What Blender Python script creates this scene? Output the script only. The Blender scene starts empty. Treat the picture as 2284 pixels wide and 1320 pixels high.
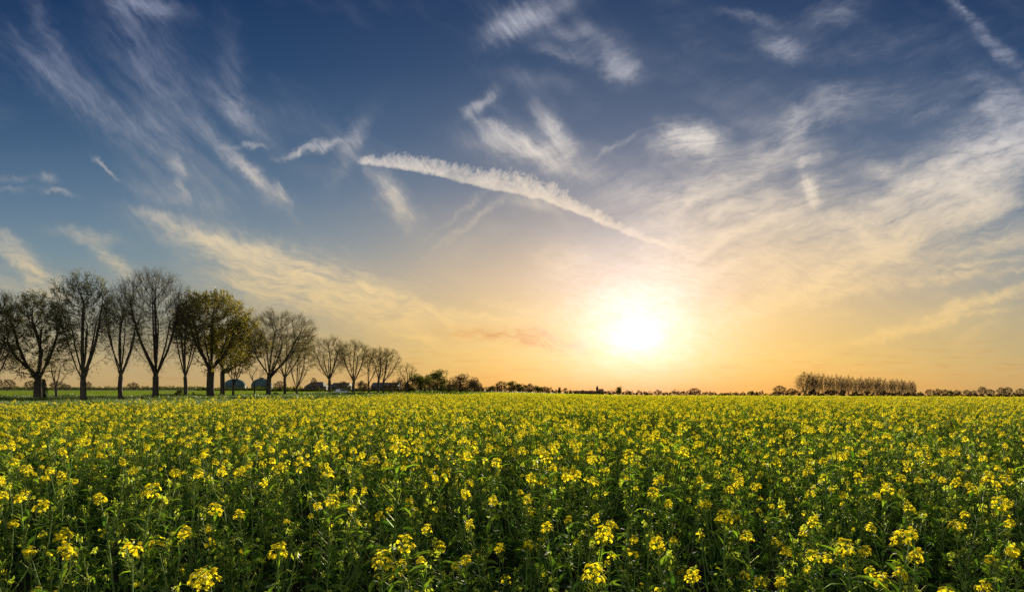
import bpy, math, random
import numpy as np
from mathutils import Vector, Euler

scene = bpy.context.scene
COL = scene.collection

# ------------------------------------------------------------------ camera
F = 1361.0            # focal length in photo pixels (photo 2284 x 1320)
CX, HY = 1142.0, 867.0
CAM_H = 1.8
cam_data = bpy.data.cameras.new("camera")
cam = bpy.data.objects.new("camera", cam_data)
COL.objects.link(cam)
cam.location = (0, 0, CAM_H)
cam.rotation_euler = (math.radians(90), 0, 0)
cam_data.sensor_width = 36.0
cam_data.lens = 36.0 * F / 2284.0
cam_data.shift_y = (HY - 660.0) / 2284.0
cam_data.clip_start = 0.05
cam_data.clip_end = 20000
scene.camera = cam
scene.view_settings.view_transform = 'Standard'
scene.view_settings.look = 'None'
EXPOSURE = 1.1
scene.view_settings.exposure = EXPOSURE
scene.view_settings.gamma = 1.0
scene.render.engine = 'CYCLES'
scene.cycles.max_bounces = 8
scene.cycles.transparent_max_bounces = 8
scene.cycles.transmission_bounces = 5
scene.cycles.diffuse_bounces = 3
scene.cycles.volume_bounces = 0
scene.cycles.use_denoising = False
scene.cycles.sample_clamp_indirect = 5.0
scene.cycles.caustics_reflective = False
scene.cycles.caustics_refractive = False

# ------------------------------------------------------------------ sky
SUN_PX, SUN_PY = 1418.0, 742.0
SUN_U, SUN_V = (SUN_PX - CX) / F, (HY - SUN_PY) / F
SUN_AZ = math.atan(SUN_U)                        # clockwise from +Y
SUN_EL = math.atan(SUN_V / math.sqrt(1 + SUN_U ** 2))


def lin(c):
    r = []
    for v in c:
        v = v / 255.0
        r.append(v / 12.92 if v <= 0.04045 else ((v + 0.055) / 1.055) ** 2.4)
    return (r[0], r[1], r[2], 1.0)


world = bpy.data.worlds.new("World")
scene.world = world
world.use_nodes = True
NT = world.node_tree
NT.nodes.clear()


def nd(t, **kw):
    n = NT.nodes.new(t)
    for k, v in kw.items():
        setattr(n, k, v)
    return n


def put(sock, v):
    if v is None:
        return
    if hasattr(v, 'is_output'):
        NT.links.new(v, sock)
    else:
        sock.default_value = v


def mth(op, a, b=None, c=None, clamp=False):
    n = nd('ShaderNodeMath', operation=op, use_clamp=clamp)
    put(n.inputs[0], a); put(n.inputs[1], b); put(n.inputs[2], c)
    return n.outputs[0]


def vm(op, a, b=None, scale=None):
    n = nd('ShaderNodeVectorMath', operation=op)
    put(n.inputs[0], a); put(n.inputs[1], b)
    if scale is not None:
        put(n.inputs['Scale'], scale)
    return n.outputs['Value'] if op in ('LENGTH', 'DOT_PRODUCT') else n.outputs[0]


def comb(x, y, z=0.0):
    n = nd('ShaderNodeCombineXYZ')
    put(n.inputs[0], x); put(n.inputs[1], y); put(n.inputs[2], z)
    return n.outputs[0]


def ramp(fac, stops):
    n = nd('ShaderNodeValToRGB')
    el = n.color_ramp.elements
    while len(el) > 1:
        el.remove(el[0])
    el[0].position = stops[0][0]; el[0].color = stops[0][1]
    for p, c in stops[1:]:
        e = el.new(p); e.color = c
    NT.links.new(fac, n.inputs[0])
    return n.outputs[0]


def mix(fac, a, b, blend='MIX'):
    n = nd('ShaderNodeMix', data_type='RGBA', blend_type=blend)
    put(n.inputs[0], fac); put(n.inputs[6], a); put(n.inputs[7], b)
    return n.outputs[2]


def noise(vec, scale, detail=6, rough=0.55, dist=0.0, color=False):
    n = nd('ShaderNodeTexNoise')
    n.noise_dimensions = '2D'
    put(n.inputs['Vector'], vec)
    n.inputs['Scale'].default_value = scale
    n.inputs['Detail'].default_value = detail
    n.inputs['Roughness'].default_value = rough
    n.inputs['Distortion'].default_value = dist
    return n.outputs['Color'] if color else n.outputs[0]


def mapping(vec, loc, rot, scl, kind='TEXTURE'):
    n = nd('ShaderNodeMapping', vector_type=kind)
    put(n.inputs[0], vec)
    n.inputs['Location'].default_value = (loc[0], loc[1], 0)
    n.inputs['Rotation'].default_value = (0, 0, math.radians(rot))
    n.inputs['Scale'].default_value = (scl[0], scl[1], 1e6 if kind == 'TEXTURE' else 1)
    return n.outputs[0]


tc = nd('ShaderNodeTexCoord')
sep = nd('ShaderNodeSeparateXYZ')
NT.links.new(tc.outputs['Generated'], sep.inputs[0])
dx, dy, dz = sep.outputs
den = mth('MAXIMUM', dy, 0.3)
U = mth('DIVIDE', dx, den)
V = mth('DIVIDE', dz, den)
# sky chart in degrees-like units: sx to the east, sy downwards from the zenith side (one unit = about 4 degrees)
SX = mth('MULTIPLY_ADD', U, F / 100, CX / 100)
SY = mth('MULTIPLY_ADD', V, -F / 100, HY / 100)
P = comb(SX, SY)

yf = mth('DIVIDE', SY, 8.67, clamp=True)
R_ = lambda L: [(y / 867.0, lin(c)) for y, c in L]
far_ramp = ramp(yf, R_([(0, (24, 54, 94)), (150, (38, 69, 108)), (300, (63, 93, 126)), (450, (93, 120, 145)), (560, (116, 139, 152)),
                        (650, (140, 150, 148)), (750, (166, 158, 130)), (820, (186, 164, 120)), (867, (190, 160, 108))]))
near_ramp = ramp(yf, R_([(0, (36, 62, 100)), (150, (54, 78, 112)), (300, (84, 100, 128)), (420, (124, 128, 142)), (520, (178, 164, 152)),
                         (620, (226, 192, 150)), (720, (250, 207, 130)), (800, (254, 205, 106)), (845, (254, 190, 88)), (867, (250, 176, 76))]))
ddx = mth('SUBTRACT', SX, SUN_PX / 100)
wr = mth('MULTIPLY', mth('MAXIMUM', ddx, 0.0), 1 / 7.0)
wl = mth('MULTIPLY', mth('MINIMUM', ddx, 0.0), 1 / 5.6)
wd = mth('ADD', mth('MULTIPLY', wr, wr), mth('MULTIPLY', wl, wl))
azf = mth('EXPONENT', mth('MULTIPLY', wd, -1.0))
base = mix(azf, far_ramp, near_ramp)

# --- clouds: cirrus placed patch by patch, torn into fibres by streaky noise
warp = vm('SUBTRACT', noise(P, 0.55, 3, 0.55, color=True), (0.5, 0.5, 0.5))
warp2 = vm('SUBTRACT', noise(P, 2.6, 3, 0.65, color=True), (0.5, 0.5, 0.5))
Pw = vm('ADD', P, vm('ADD', vm('SCALE', warp, scale=0.3), vm('SCALE', warp2, scale=0.34)))
Pw = vm('MULTIPLY', Pw, (1, 1, 0))

BL = [  # x, y, length, width, tilt, strength
    (130, 180, 220, 34, 36, .26), (110, 90, 95, 18, 66, .26), (315, 14, 70, 20, 12, .62), (350, 150, 190, 62, 60, .18),
    (300, 90, 150, 55, 75, .12), (520, 180, 115, 26, 82, .16), (535, 245, 85, 20, 48, .36), (520, 350, 120, 16, 46, .22),
    (300, 250, 200, 60, 40, .12),
    (562, 390, 40, 13, 44, .62), (628, 436, 26, 11, 42, .66), (550, 326, 36, 6, 0, .55), (700, 334, 60, 8, -14, .75),
    (396, 385, 36, 13, 75, .42), (400, 440, 85, 22, 15, .26), (350, 478, 55, 12, 15, .36), (238, 375, 26, 5, 40, .36),
    (20, 396, 50, 7, 0, .2), (15, 421, 36, 7, 0, .24), (120, 425, 36, 6, 10, .26), (105, 396, 15, 9, 10, .28),
    (882, 445, 65, 24, 60, .6), (840, 390, 110, 14, 45, .16), (788, 320, 75, 18, -62, .24), (1010, 560, 90, 30, -30, .08),
    (510, 555, 150, 30, 18, .68), (640, 600, 170, 36, 20, .8), (790, 655, 190, 46, 20, .75), (640, 655, 150, 30, 14, .5),
    (990, 715, 210, 24, 10, .4), (700, 622, 60, 9, 20, .6), (822, 642, 80, 8, 18, .65), (930, 682, 90, 7, 16, .6), (1065, 702, 120, 8, 8, .5), (960, 750, 80, 5, 2, .6), (562, 642, 70, 8, 22, .5), (1180, 690, 90, 10, 8, .45), (430, 520, 70, 10, 20, .45), (600, 565, 70, 8, 14, .4), (850, 710, 170, 22, 12, .3), (60, 598, 85, 20, 42, .72), (190, 528, 65, 14, 8, .32),
    (248, 582, 52, 14, 36, .66), (45, 645, 120, 30, 10, .26), (330, 640, 100, 30, 15, .14), (10, 540, 60, 16, 30, .3),
    (1145, 50, 60, 28, -30, .85), (1225, 12, 70, 28, -15, .34), (1300, 78, 75, 28, 15, .30), (1380, 142, 42, 26, 35, .8),
    (1265, 118, 70, 14, 15, .30), (1180, 172, 100, 20, 5, .10), (1074, 236, 40, 13, -40, .46), (1230, 290, 60, 20, 60, .7),
    (1185, 332, 105, 30, 10, .8), (1120, 300, 60, 12, 30, .36), (1215, 355, 70, 22, 20, .32), (1285, 382, 60, 14, 5, .22),
    (1350, 344, 70, 6, -32, .26), (1055, 490, 100, 7, -38, .22), (1030, 470, 80, 6, -38, .14), (1190, 452, 55, 15, 10, .4),
    (1262, 575, 62, 36, 10, .5), (1500, 640, 160, 30, -16, .5), (1400, 430, 110, 30, 15, .2),
    (1545, 308, 50, 28, 5, 1.4), (1540, 338, 85, 32, 5, .36), (1740, 104, 48, 24, 15, .48), (1860, 28, 75, 28, -20, .22),
    (1690, 45, 85, 12, 14, .18), (1755, 310, 70, 24, -48, .36), (1830, 258, 90, 24, -15, .32), (1862, 214, 40, 18, 0, .26),
    (1815, 360, 38, 14, -20, .36), (1690, 330, 40, 30, -40, .22), (1812, 425, 50, 12, 72, 1.0), (1780, 330, 30, 20, -20, .3), (2205, 90, 120, 14, 42, .40),
    (2150, 30, 60, 8, 44, .3), (2000, 100, 220, 36, -6, .12), (2020, 215, 260, 46, -8, .13), (2080, 245, 45, 16, -20, .14),
    (2262, 240, 85, 34, 38, .46), (2205, 245, 26, 13, 0, .42), (2140, 395, 200, 70, -28, .85), (2250, 330, 150, 60, -25, .65),
    (2060, 475, 180, 58, -25, .85), (1990, 392, 46, 16, 28, .5), (1925, 528, 66, 18, 42, .9), (2200, 450, 120, 40, -25, .4),
    (1900, 590, 190, 48, -18, .65), (1650, 465, 180, 60, -15, .55), (1560, 430, 130, 36, -20, .5), (1760, 520, 220, 58, -12, .6),
    (1600, 570, 210, 54, -12, .75), (1800, 640, 230, 34, -14, .75), (1680, 700, 190, 30, -20, .6),
    (2200, 545, 130, 24, -8, .6), (2140, 618, 170, 12, -8, .8), (2200, 585, 120, 7, -6, .6), (2165, 682, 190, 12, -17, .9),
    (2010, 742, 200, 9, -12, .6), (1870, 696, 40, 8, -4, .4), (2130, 712, 120, 6, -10, .45), (1930, 640, 140, 11, -14, .6),
]
acc = 0.0
sp = nd('ShaderNodeSeparateXYZ')
NT.links.new(Pw, sp.inputs[0])
for (bx, by, lx, ly, an, am) in BL:
    # the third coordinate only chains the patches one after the other (it is scaled away again)
    v = mapping(comb(sp.outputs[0], sp.outputs[1], acc), (bx / 100, by / 100), an, (lx / 100, ly / 100))
    acc = mth('MULTIPLY_ADD', mth('EXPONENT', mth('MULTIPLY', vm('DOT_PRODUCT', v, v), -1.0)), am, acc)

Pf = vm('ADD', P, vm('ADD', vm('SCALE', warp, scale=0.55), vm('SCALE', warp2, scale=0.10)))
sA = noise(mapping(Pf, (0, 0), 48, (2.0, 0.42)), 1.0, 6, 0.62, 0.15)
sA2 = noise(mapping(Pf, (3, 7), 20, (1.4, 0.26)), 1.0, 6, 0.68, 0.2)
sB = noise(mapping(Pf, (5, 2), -20, (1.9, 0.50)), 1.0, 7, 0.66, 0.1)
lowf = mth('MULTIPLY', mth('SUBTRACT', SY, 4.2), 0.5, clamp=True)
rightf = mth('MULTIPLY', mth('SUBTRACT', SX, 10.5), 0.22, clamp=True)
stA = mth('ADD', mth('MULTIPLY', sA, mth('SUBTRACT', 1.0, lowf)), mth('MULTIPLY', sA2, lowf))
st = mth('ADD', mth('MULTIPLY', stA, mth('SUBTRACT', 1.0, rightf)), mth('MULTIPLY', sB, rightf))
fine2 = noise(mapping(Pf, (2, 3), 12, (0.55, 0.13)), 1.0, 5, 0.7, 0.2)
fineL = noise(mapping(Pf, (0, 0), 52, (0.9, 0.17)), 1.0, 5, 0.7, 0.25)
fineR = noise(mapping(Pf, (6, 0), -14, (0.7, 0.17)), 1.0, 5, 0.7, 0.35)
fr_w = mth('MULTIPLY', mth('SUBTRACT', SX, 11.0), 0.3, clamp=True)
fine = mth('ADD', mth('MULTIPLY', fineL, mth('SUBTRACT', 1.0, fr_w)), mth('MULTIPLY', fineR, fr_w))
stc = mth('MULTIPLY', mth('SUBTRACT', st, 0.31), 2.6, clamp=True)
finel = mth('MULTIPLY', mth('SUBTRACT', SY, 4.6), 0.6, clamp=True)
finem = mth('ADD', mth('MULTIPLY', fine, mth('SUBTRACT', 1.0, finel)), mth('MULTIPLY', fine2, finel))
finec = mth('MULTIPLY', mth('SUBTRACT', finem, 0.34), 3.0, clamp=True)
tex = mth('ADD', mth('MULTIPLY', mth('MULTIPLY_ADD', stc, 0.75, 0.16), mth('MULTIPLY_ADD', finel, -0.35, 1.0)), mth('MULTIPLY', mth('MULTIPLY', mth('MULTIPLY_ADD', stc, 0.65, 0.2), finec), mth('MULTIPLY_ADD', finel, 0.8, 1.0)))
# thin veil everywhere, so that the blue never reads as a plain gradient
veil = mth('MULTIPLY', mth('MULTIPLY', mth('SUBTRACT', noise(mapping(Pf, (1, 1), 25, (5.0, 1.6)), 1.0, 3, 0.62), 0.47), 1.6, clamp=True), stc)
veilb = mth('MULTIPLY', mth('SUBTRACT', SY, 5.6), 0.4, clamp=True)
veil = mth('MULTIPLY', veil, mth('ADD', mth('MULTIPLY_ADD', veilb, 0.8, 0.22), mth('MULTIPLY', mth('MULTIPLY', rightf, mth('MULTIPLY', mth('SUBTRACT', SY, 2.6), 0.5, clamp=True)), 0.7)))
alpha = mth('MULTIPLY', acc, tex)
alpha = mth('ADD', alpha, veil)


# --- the old vapour trail
def fcurve(x, pts, x0, x1):
    n = nd('ShaderNodeFloatCurve')
    put(n.inputs['Value'], mth('DIVIDE', mth('SUBTRACT', x, x0), x1 - x0, clamp=True))
    c = n.mapping.curves[0]
    P_ = [((a - x0) / (x1 - x0), b) for a, b in pts]
    c.points[0].location = P_[0]; c.points[1].location = P_[-1]
    for p in P_[1:-1]:
        c.points.new(*p)
    n.mapping.update()
    return n.outputs[0]


wob = mth('MULTIPLY', mth('SUBTRACT', noise(P, 3.0, 3, 0.7), 0.5), 0.14)
yc = mth('ADD', mth('MULTIPLY', fcurve(SX, [(7.8, .360), (8.6, .370), (9.6, .386), (10.6, .412), (11.6, .432), (12.2, .448), (12.9, .476), (13.6, .505), (14.4, .536), (15.2, .556), (16.0, .575)], 7.8, 16.0), 10.0), wob)
wid = mth('MULTIPLY', fcurve(SX, [(7.8, .0), (8.2, .17), (8.9, .28), (9.8, .32), (10.8, .40), (11.8, .46), (12.4, .42), (13.0, .26), (13.6, .22), (14.2, .14), (15.0, .08), (15.6, .05), (16.0, .0)], 7.8, 16.0), 1.0)
h = mth('SUBTRACT', yc, SY)                                    # height above the sharp lower edge
hn = mth('DIVIDE', h, mth('ADD', wid, 0.01))
feather = noise(mapping(P, (0, 0), -50, (0.30, 0.20)), 1.0, 6, 0.80, 0.2)
lowedge = mth('MULTIPLY', mth('ADD', h, 0.05), 14.0, clamp=True)
topfall = mth('SUBTRACT', 1.15, mth('ADD', mth('MULTIPLY', hn, 0.95), mth('MULTIPLY', mth('SUBTRACT', feather, 0.42), 2.0)), clamp=True)
inx = mth('MULTIPLY', mth('MULTIPLY', mth('SUBTRACT', SX, 7.95), 6.0, clamp=True), mth('MULTIPLY', mth('SUBTRACT', 15.9, SX), 0.9, clamp=True))
trail = mth('MULTIPLY', mth('MULTIPLY', lowedge, mth('POWER', topfall, 0.8)), inx)
trail = mth('MULTIPLY', trail, mth('MULTIPLY_ADD', finec, 0.5, 0.62))
trail = mth('MULTIPLY', trail, mth('GREATER_THAN', wid, 0.001))
front = mth('MULTIPLY', mth('SUBTRACT', dy, 0.3), 4.0, clamp=True)
alpha = mth('ADD', mth('MULTIPLY', alpha, 0.92), mth('MULTIPLY', trail, 1.15))
alpha = mth('MULTIPLY', mth('SUBTRACT', 1.0, mth('EXPONENT', mth('MULTIPLY', alpha, -1.25))), front)
ccol_far = ramp(yf, R_([(0, (150, 158, 184)), (150, (160, 166, 188)), (300, (200, 198, 204)), (400, (226, 214, 200)), (520, (226, 208, 174)),
                        (650, (226, 200, 148)), (750, (226, 192, 130)), (867, (206, 166, 104))]))
ccol_near = ramp(yf, R_([(0, (196, 198, 208)), (150, (205, 204, 212)), (300, (244, 234, 222)), (420, (246, 228, 204)), (550, (246, 216, 176)),
                         (650, (252, 216, 158)), (750, (255, 212, 130)), (867, (255, 190, 90))]))
ccol = mix(mth('MULTIPLY_ADD', azf, 0.9, 0.1, clamp=True), ccol_far, ccol_near)
shade = mth('MULTIPLY', noise(mapping(Pf, (2, 9), -28, (2.4, 0.9)), 1.0, 3, 0.6), 1.0)
ccol = mix(mth('MULTIPLY', mth('SUBTRACT', shade, 0.48), 2.2, clamp=True), ccol, mix(0.55, ccol, base))
sky = mix(alpha, base, ccol)

# --- low dark wisps near the horizon
bars = noise(mapping(P, (4, 4), -2, (0.9, 0.10)), 1.0, 6, 0.6, 0.2)
barm = mth('EXPONENT', mth('MULTIPLY', mth('POWER', mth('DIVIDE', mth('SUBTRACT', SY, 8.1), 0.45), 2.0), -1.0))
barb = mapping(Pw, (11.6, 7.55), 6, (1.5, 0.16))
barx = mth('MULTIPLY', mth('EXPONENT', mth('MULTIPLY', vm('DOT_PRODUCT', barb, barb), -1.0)), 1.0)
bara = mth('ADD', mth('MULTIPLY', mth('MULTIPLY', mth('MULTIPLY', mth('SUBTRACT', bars, 0.52), 4.0, clamp=True), barm), 0.30), mth('MULTIPLY', barx, finec))
sky = mix(bara, sky, mix(1.0, sky, lin((228, 184, 150)), 'MULTIPLY'))

# --- aureole round the sun
gx = mth('SUBTRACT', SX, SUN_PX / 100)
gy = mth('SUBTRACT', SY, SUN_PY / 100 + 0.14)
gy = mth('ADD', gy, mth('MULTIPLY', mth('MAXIMUM', gy, 0.0), 1.1))      # the haze layer dims the lower half of the glow
gx = mth('MULTIPLY', gx, 1.12)
r2 = mth('ADD', mth('MULTIPLY', gx, gx), mth('MULTIPLY', gy, gy))
rr = mth('SQRT', r2)
fr = mth('GREATER_THAN', dy, 0.3)
g1 = mth('MULTIPLY', mth('MULTIPLY', mth('EXPONENT', mth('MULTIPLY', rr, -2.0)), 1.0), fr)
g3 = mth('MULTIPLY', mth('MULTIPLY', mth('EXPONENT', mth('MULTIPLY', r2, -0.22)), 0.38), fr)
torn = mth('MULTIPLY_ADD', stc, 0.30, mth('MULTIPLY_ADD', finec, 0.35, 0.68))
g1 = mth('MULTIPLY', g1, torn)
g3 = mth('MULTIPLY', g3, torn)
g2 = mth('MULTIPLY', mth('MULTIPLY', mth('EXPONENT', mth('MULTIPLY', rr, -0.42)), 0.20), fr)
glow = vm('ADD', vm('ADD', vm('SCALE', comb(1.0, 0.96, 0.94), scale=g1), vm('SCALE', comb(0.6, 0.62, 0.66), scale=g2)), vm('SCALE', comb(0.30, 0.50, 1.0), scale=g3))

nish = nd('ShaderNodeTexSky')
nish.sky_type = 'NISHITA'
nish.sun_disc = False
nish.sun_elevation = SUN_EL
nish.sun_rotation = SUN_AZ
nish.dust_density = 2.0
BG_STRENGTH = 0.1
# added fill light: unseen sky overhead and behind the camera, brightened for the field
back_fill = mth('MULTIPLY', mth('SUBTRACT', 0.25, dy), 1.3, clamp=True)
back_fill = mth('MULTIPLY', back_fill, mth('MULTIPLY', mth('ADD', dz, 0.02), 12.0, clamp=True))
skyb = mix(back_fill, vm('ADD', sky, glow), (0.50, 0.53, 0.58, 1.0))
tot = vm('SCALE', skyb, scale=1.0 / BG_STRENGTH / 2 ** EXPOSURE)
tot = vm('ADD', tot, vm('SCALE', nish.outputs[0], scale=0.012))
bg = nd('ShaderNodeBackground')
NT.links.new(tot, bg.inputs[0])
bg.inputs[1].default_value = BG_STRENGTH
wo = nd('ShaderNodeOutputWorld')
NT.links.new(bg.outputs[0], wo.inputs[0])
world.cycles.sampling_method = 'MANUAL'
world.cycles.sample_map_resolution = 512

# ------------------------------------------------------------------ sun
sun_data = bpy.data.lights.new("sun", 'SUN')
sun_data.energy = 5.0
sun_data.angle = math.radians(0.5)
sun_data.color = (1.0, 0.88, 0.66)
sun = bpy.data.objects.new("sun", sun_data)
COL.objects.link(sun)
sd = Vector((math.sin(SUN_AZ) * math.cos(SUN_EL), math.cos(SUN_AZ) * math.cos(SUN_EL), math.sin(SUN_EL)))
sun.rotation_euler = sd.to_track_quat('Z', 'Y').to_euler()
sun.location = sd * 200


# ------------------------------------------------------------------ helpers
def sstep(a, b, x):
    t = np.clip((x - a) / (b - a), 0, 1)
    return t * t * (3 - 2 * t)


def ground_z(x, y):
    """height of the land: level towards the oaks, sinking gently away to the right"""
    x = np.asarray(x, float); y = np.asarray(y, float)
    d = np.hypot(x, y)
    az = np.arctan2(x, y)
    a0, a1 = math.atan((900 - CX) / F), math.atan((1480 - CX) / F)
    t = sstep(a0, a1, az) * (1 - sstep(1.2, 2.4, az))
    soft = np.log1p(np.exp(np.clip((d - 45) / 14.0, -30, 30))) * 14.0
    soft = np.where(d > 400, d - 45, soft)
    z = -t * 0.0098 * soft
    z = z + 0.04 * np.sin(x * 0.21 + 1.3) * np.sin(y * 0.17) * np.exp(-d / 300)
    return z


def gz(x, y):
    return float(ground_z(x, y))


def xa(px, Y):
    return (px - CX) / F * Y


class MB:
    """collects vertices and faces of one mesh"""
    def __init__(self):
        self.v = []; self.f = []; self.m = []; self.n = 0

    def add(self, verts, faces, mat=0):
        verts = np.asarray(verts, float).reshape(-1, 3)
        faces = np.asarray(faces, np.int64)
        if len(verts) == 0 or len(faces) == 0:
            return
        self.v.append(verts); self.f.append(faces + self.n)
        self.m.append(np.full(len(faces), mat, np.int32)); self.n += len(verts)

    def tubes(self, A, B, ra, rb, sides=3, mat=0):
        A = np.asarray(A, float).reshape(-1, 3); B = np.asarray(B, float).reshape(-1, 3)
        k = len(A)
        if k == 0:
            return
        ra = np.broadcast_to(np.asarray(ra, float), (k,)); rb = np.broadcast_to(np.asarray(rb, float), (k,))
        D = B - A
        L = np.linalg.norm(D, axis=1, keepdims=True); D = D / np.maximum(L, 1e-9)
        ref = np.where(np.abs(D[:, 2:3]) > 0.95, np.array([[1.0, 0, 0]]), np.array([[0, 0, 1.0]]))
        X = np.cross(ref, D); X /= np.maximum(np.linalg.norm(X, axis=1, keepdims=True), 1e-9)
        Y = np.cross(D, X)
        a = np.arange(sides) * 2 * math.pi / sides
        ring = X[:, None, :] * np.cos(a)[None, :, None] + Y[:, None, :] * np.sin(a)[None, :, None]
        v = np.concatenate([A[:, None, :] + ring * ra[:, None, None], B[:, None, :] + ring * rb[:, None, None]], axis=1)
        i = np.arange(sides); j = (i + 1) % sides
        f = np.stack([i, j, j + sides, i + sides], axis=1)
        f = (f[None] + (np.arange(k) * 2 * sides)[:, None, None]).reshape(-1, 4)
        self.add(v.reshape(-1, 3), f, mat)

    def quads(self, C, size, rng, mat=0, aspect=1.0, up=0.0):
        """small leaf-like quads, random orientation"""
        C = np.asarray(C, float).reshape(-1, 3); k = len(C)
        if k == 0:
            return
        a = rng.normal(size=(k, 3)); a[:, 2] += up; a /= np.linalg.norm(a, axis=1, keepdims=True)
        b = np.cross(a, rng.normal(size=(k, 3))); b /= np.maximum(np.linalg.norm(b, axis=1, keepdims=True), 1e-9)
        s = np.broadcast_to(np.asarray(size, float), (k,))[:, None]
        a = a * s * aspect; b = b * s
        v = np.stack([C - a, C + b * 0.6, C + a, C - b * 0.6], axis=1)
        f = np.arange(k * 4).reshape(-1, 4)
        self.add(v.reshape(-1, 3), f, mat)

    def box(self, c, s, mat=0, rz=0.0):
        x, y, z = s[0] / 2, s[1] / 2, s[2] / 2
        v = np.array([(i * x, j * y, k * z) for k in (-1, 1) for j in (-1, 1) for i in (-1, 1)], float)
        ca, sa = math.cos(rz), math.sin(rz)
        v[:, :2] = v[:, :2] @ np.array([[ca, sa], [-sa, ca]])
        f = [(0, 2, 3, 1), (4, 5, 7, 6), (0, 1, 5, 4), (2, 6, 7, 3), (0, 4, 6, 2), (1, 3, 7, 5)]
        self.add(v + np.array(c), f, mat)

    def mesh(self, name, mats, smooth=False):
        me = bpy.data.meshes.new(name)
        v = np.concatenate(self.v) if self.v else np.zeros((0, 3))
        lens = np.concatenate([np.full(len(f), f.shape[1], np.int32) for f in self.f])
        loops = np.concatenate([f.reshape(-1) for f in self.f]).astype(np.int32)
        starts = np.concatenate([[0], np.cumsum(lens)[:-1]]).astype(np.int32)
        me.vertices.add(len(v)); me.vertices.foreach_set('co', v.astype(np.float32).reshape(-1))
        me.loops.add(len(loops)); me.loops.foreach_set('vertex_index', loops)
        me.polygons.add(len(lens)); me.polygons.foreach_set('loop_start', starts)
        me.polygons.foreach_set('material_index', np.concatenate(self.m))
        if smooth:
            me.polygons.foreach_set('use_smooth', np.ones(len(lens), bool))
        me.update(calc_edges=True)
        for m in (mats if isinstance(mats, (list, tuple)) else [mats]):
            me.materials.append(m)
        return me

    def obj(self, name, mats, parent=None, smooth=False, link=True):
        o = bpy.data.objects.new(name, self.mesh(name, mats, smooth))
        if link:
            COL.objects.link(o)
        if parent is not None:
            o.parent = parent
        return o


def tag(o, label=None, cat=None, group=None, kind=None):
    if label: o['label'] = label
    if cat: o['category'] = cat
    if group: o['group'] = group
    if kind: o['kind'] = kind
    return o


def empty(name, loc, rz=0.0, s=1.0):
    o = bpy.data.objects.new(name, None)
    o.empty_display_size = 0.2
    COL.objects.link(o)
    o.location = loc; o.rotation_euler = (0, 0, rz); o.scale = (s, s, s) if np.isscalar(s) else s
    return o


def copy_thing(o, loc, rz, s, label, group=None):
    r = o.copy(); COL.objects.link(r)
    r.location = loc; r.rotation_euler = (0, 0, rz); r.scale = (s, s, s) if np.isscalar(s) else s
    r['label'] = label
    if group: r['group'] = group
    for ch in list(o.children):
        c = ch.copy(); COL.objects.link(c); c.parent = r
    return r


# ------------------------------------------------------------------ materials
def mat(name, build):
    m = bpy.data.materials.new(name); m.use_nodes = True
    nt = m.node_tree; nt.nodes.clear()
    out = nt.nodes.new('ShaderNodeOutputMaterial')
    build(nt, out)
    return m


def n_noise(nt, scale, detail=4, coord='Object', rough=0.55, stretch=None):
    t = nt.nodes.new('ShaderNodeTexCoord'); n = nt.nodes.new('ShaderNodeTexNoise')
    src = t.outputs[coord]
    if stretch:
        mp = nt.nodes.new('ShaderNodeMapping'); mp.inputs['Scale'].default_value = stretch
        nt.links.new(src, mp.inputs[0]); src = mp.outputs[0]
    nt.links.new(src, n.inputs['Vector'])
    n.inputs['Scale'].default_value = scale; n.inputs['Detail'].default_value = detail
    n.inputs['Roughness'].default_value = rough
    return n.outputs[0]


def n_ramp(nt, fac, stops):
    r = nt.nodes.new('ShaderNodeValToRGB'); el = r.color_ramp.elements
    while len(el) > 1: el.remove(el[0])
    el[0].position = stops[0][0]; el[0].color = (*stops[0][1], 1)
    for p, c in stops[1:]:
        e = el.new(p); e.color = (*c, 1)
    nt.links.new(fac, r.inputs[0])
    return r.outputs[0]


def leafy(name, stops, trans, rough=0.5, tfac=0.45, scale=3.0, spec=0.5, island=True):
    """thin leaf or petal: glossy coat over diffuse, light passing through from behind"""
    def b(nt, out):
        if island:
            g = nt.nodes.new('ShaderNodeNewGeometry'); fac = g.outputs['Random Per Island']
        else:
            fac = n_noise(nt, scale)
        col = n_ramp(nt, fac, stops)
        oi = nt.nodes.new('ShaderNodeObjectInfo')
        hv = nt.nodes.new('ShaderNodeHueSaturation')
        mr = nt.nodes.new('ShaderNodeMapRange')
        nt.links.new(oi.outputs['Random'], mr.inputs[0]); mr.inputs[3].default_value = 0.82; mr.inputs[4].default_value = 1.15
        nt.links.new(mr.outputs[0], hv.inputs['Value']); nt.links.new(col, hv.inputs['Color'])
        p = nt.nodes.new('ShaderNodeBsdfPrincipled')
        nt.links.new(hv.outputs[0], p.inputs['Base Color']); p.inputs['Roughness'].default_value = rough
        p.inputs['Specular IOR Level'].default_value = spec
        t = nt.nodes.new('ShaderNodeBsdfTranslucent')
        mu = nt.nodes.new('ShaderNodeMix'); mu.data_type = 'RGBA'; mu.blend_type = 'MULTIPLY'; mu.inputs[0].default_value = 1
        nt.links.new(hv.outputs[0], mu.inputs[6]); mu.inputs[7].default_value = (*trans, 1)
        nt.links.new(mu.outputs[2], t.inputs[0])
        mx = nt.nodes.new('ShaderNodeMixShader'); mx.inputs[0].default_value = tfac
        nt.links.new(p.outputs[0], mx.inputs[1]); nt.links.new(t.outputs[0], mx.inputs[2])
        nt.links.new(mx.outputs[0], out.inputs[0])
    return mat(name, b)


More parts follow.
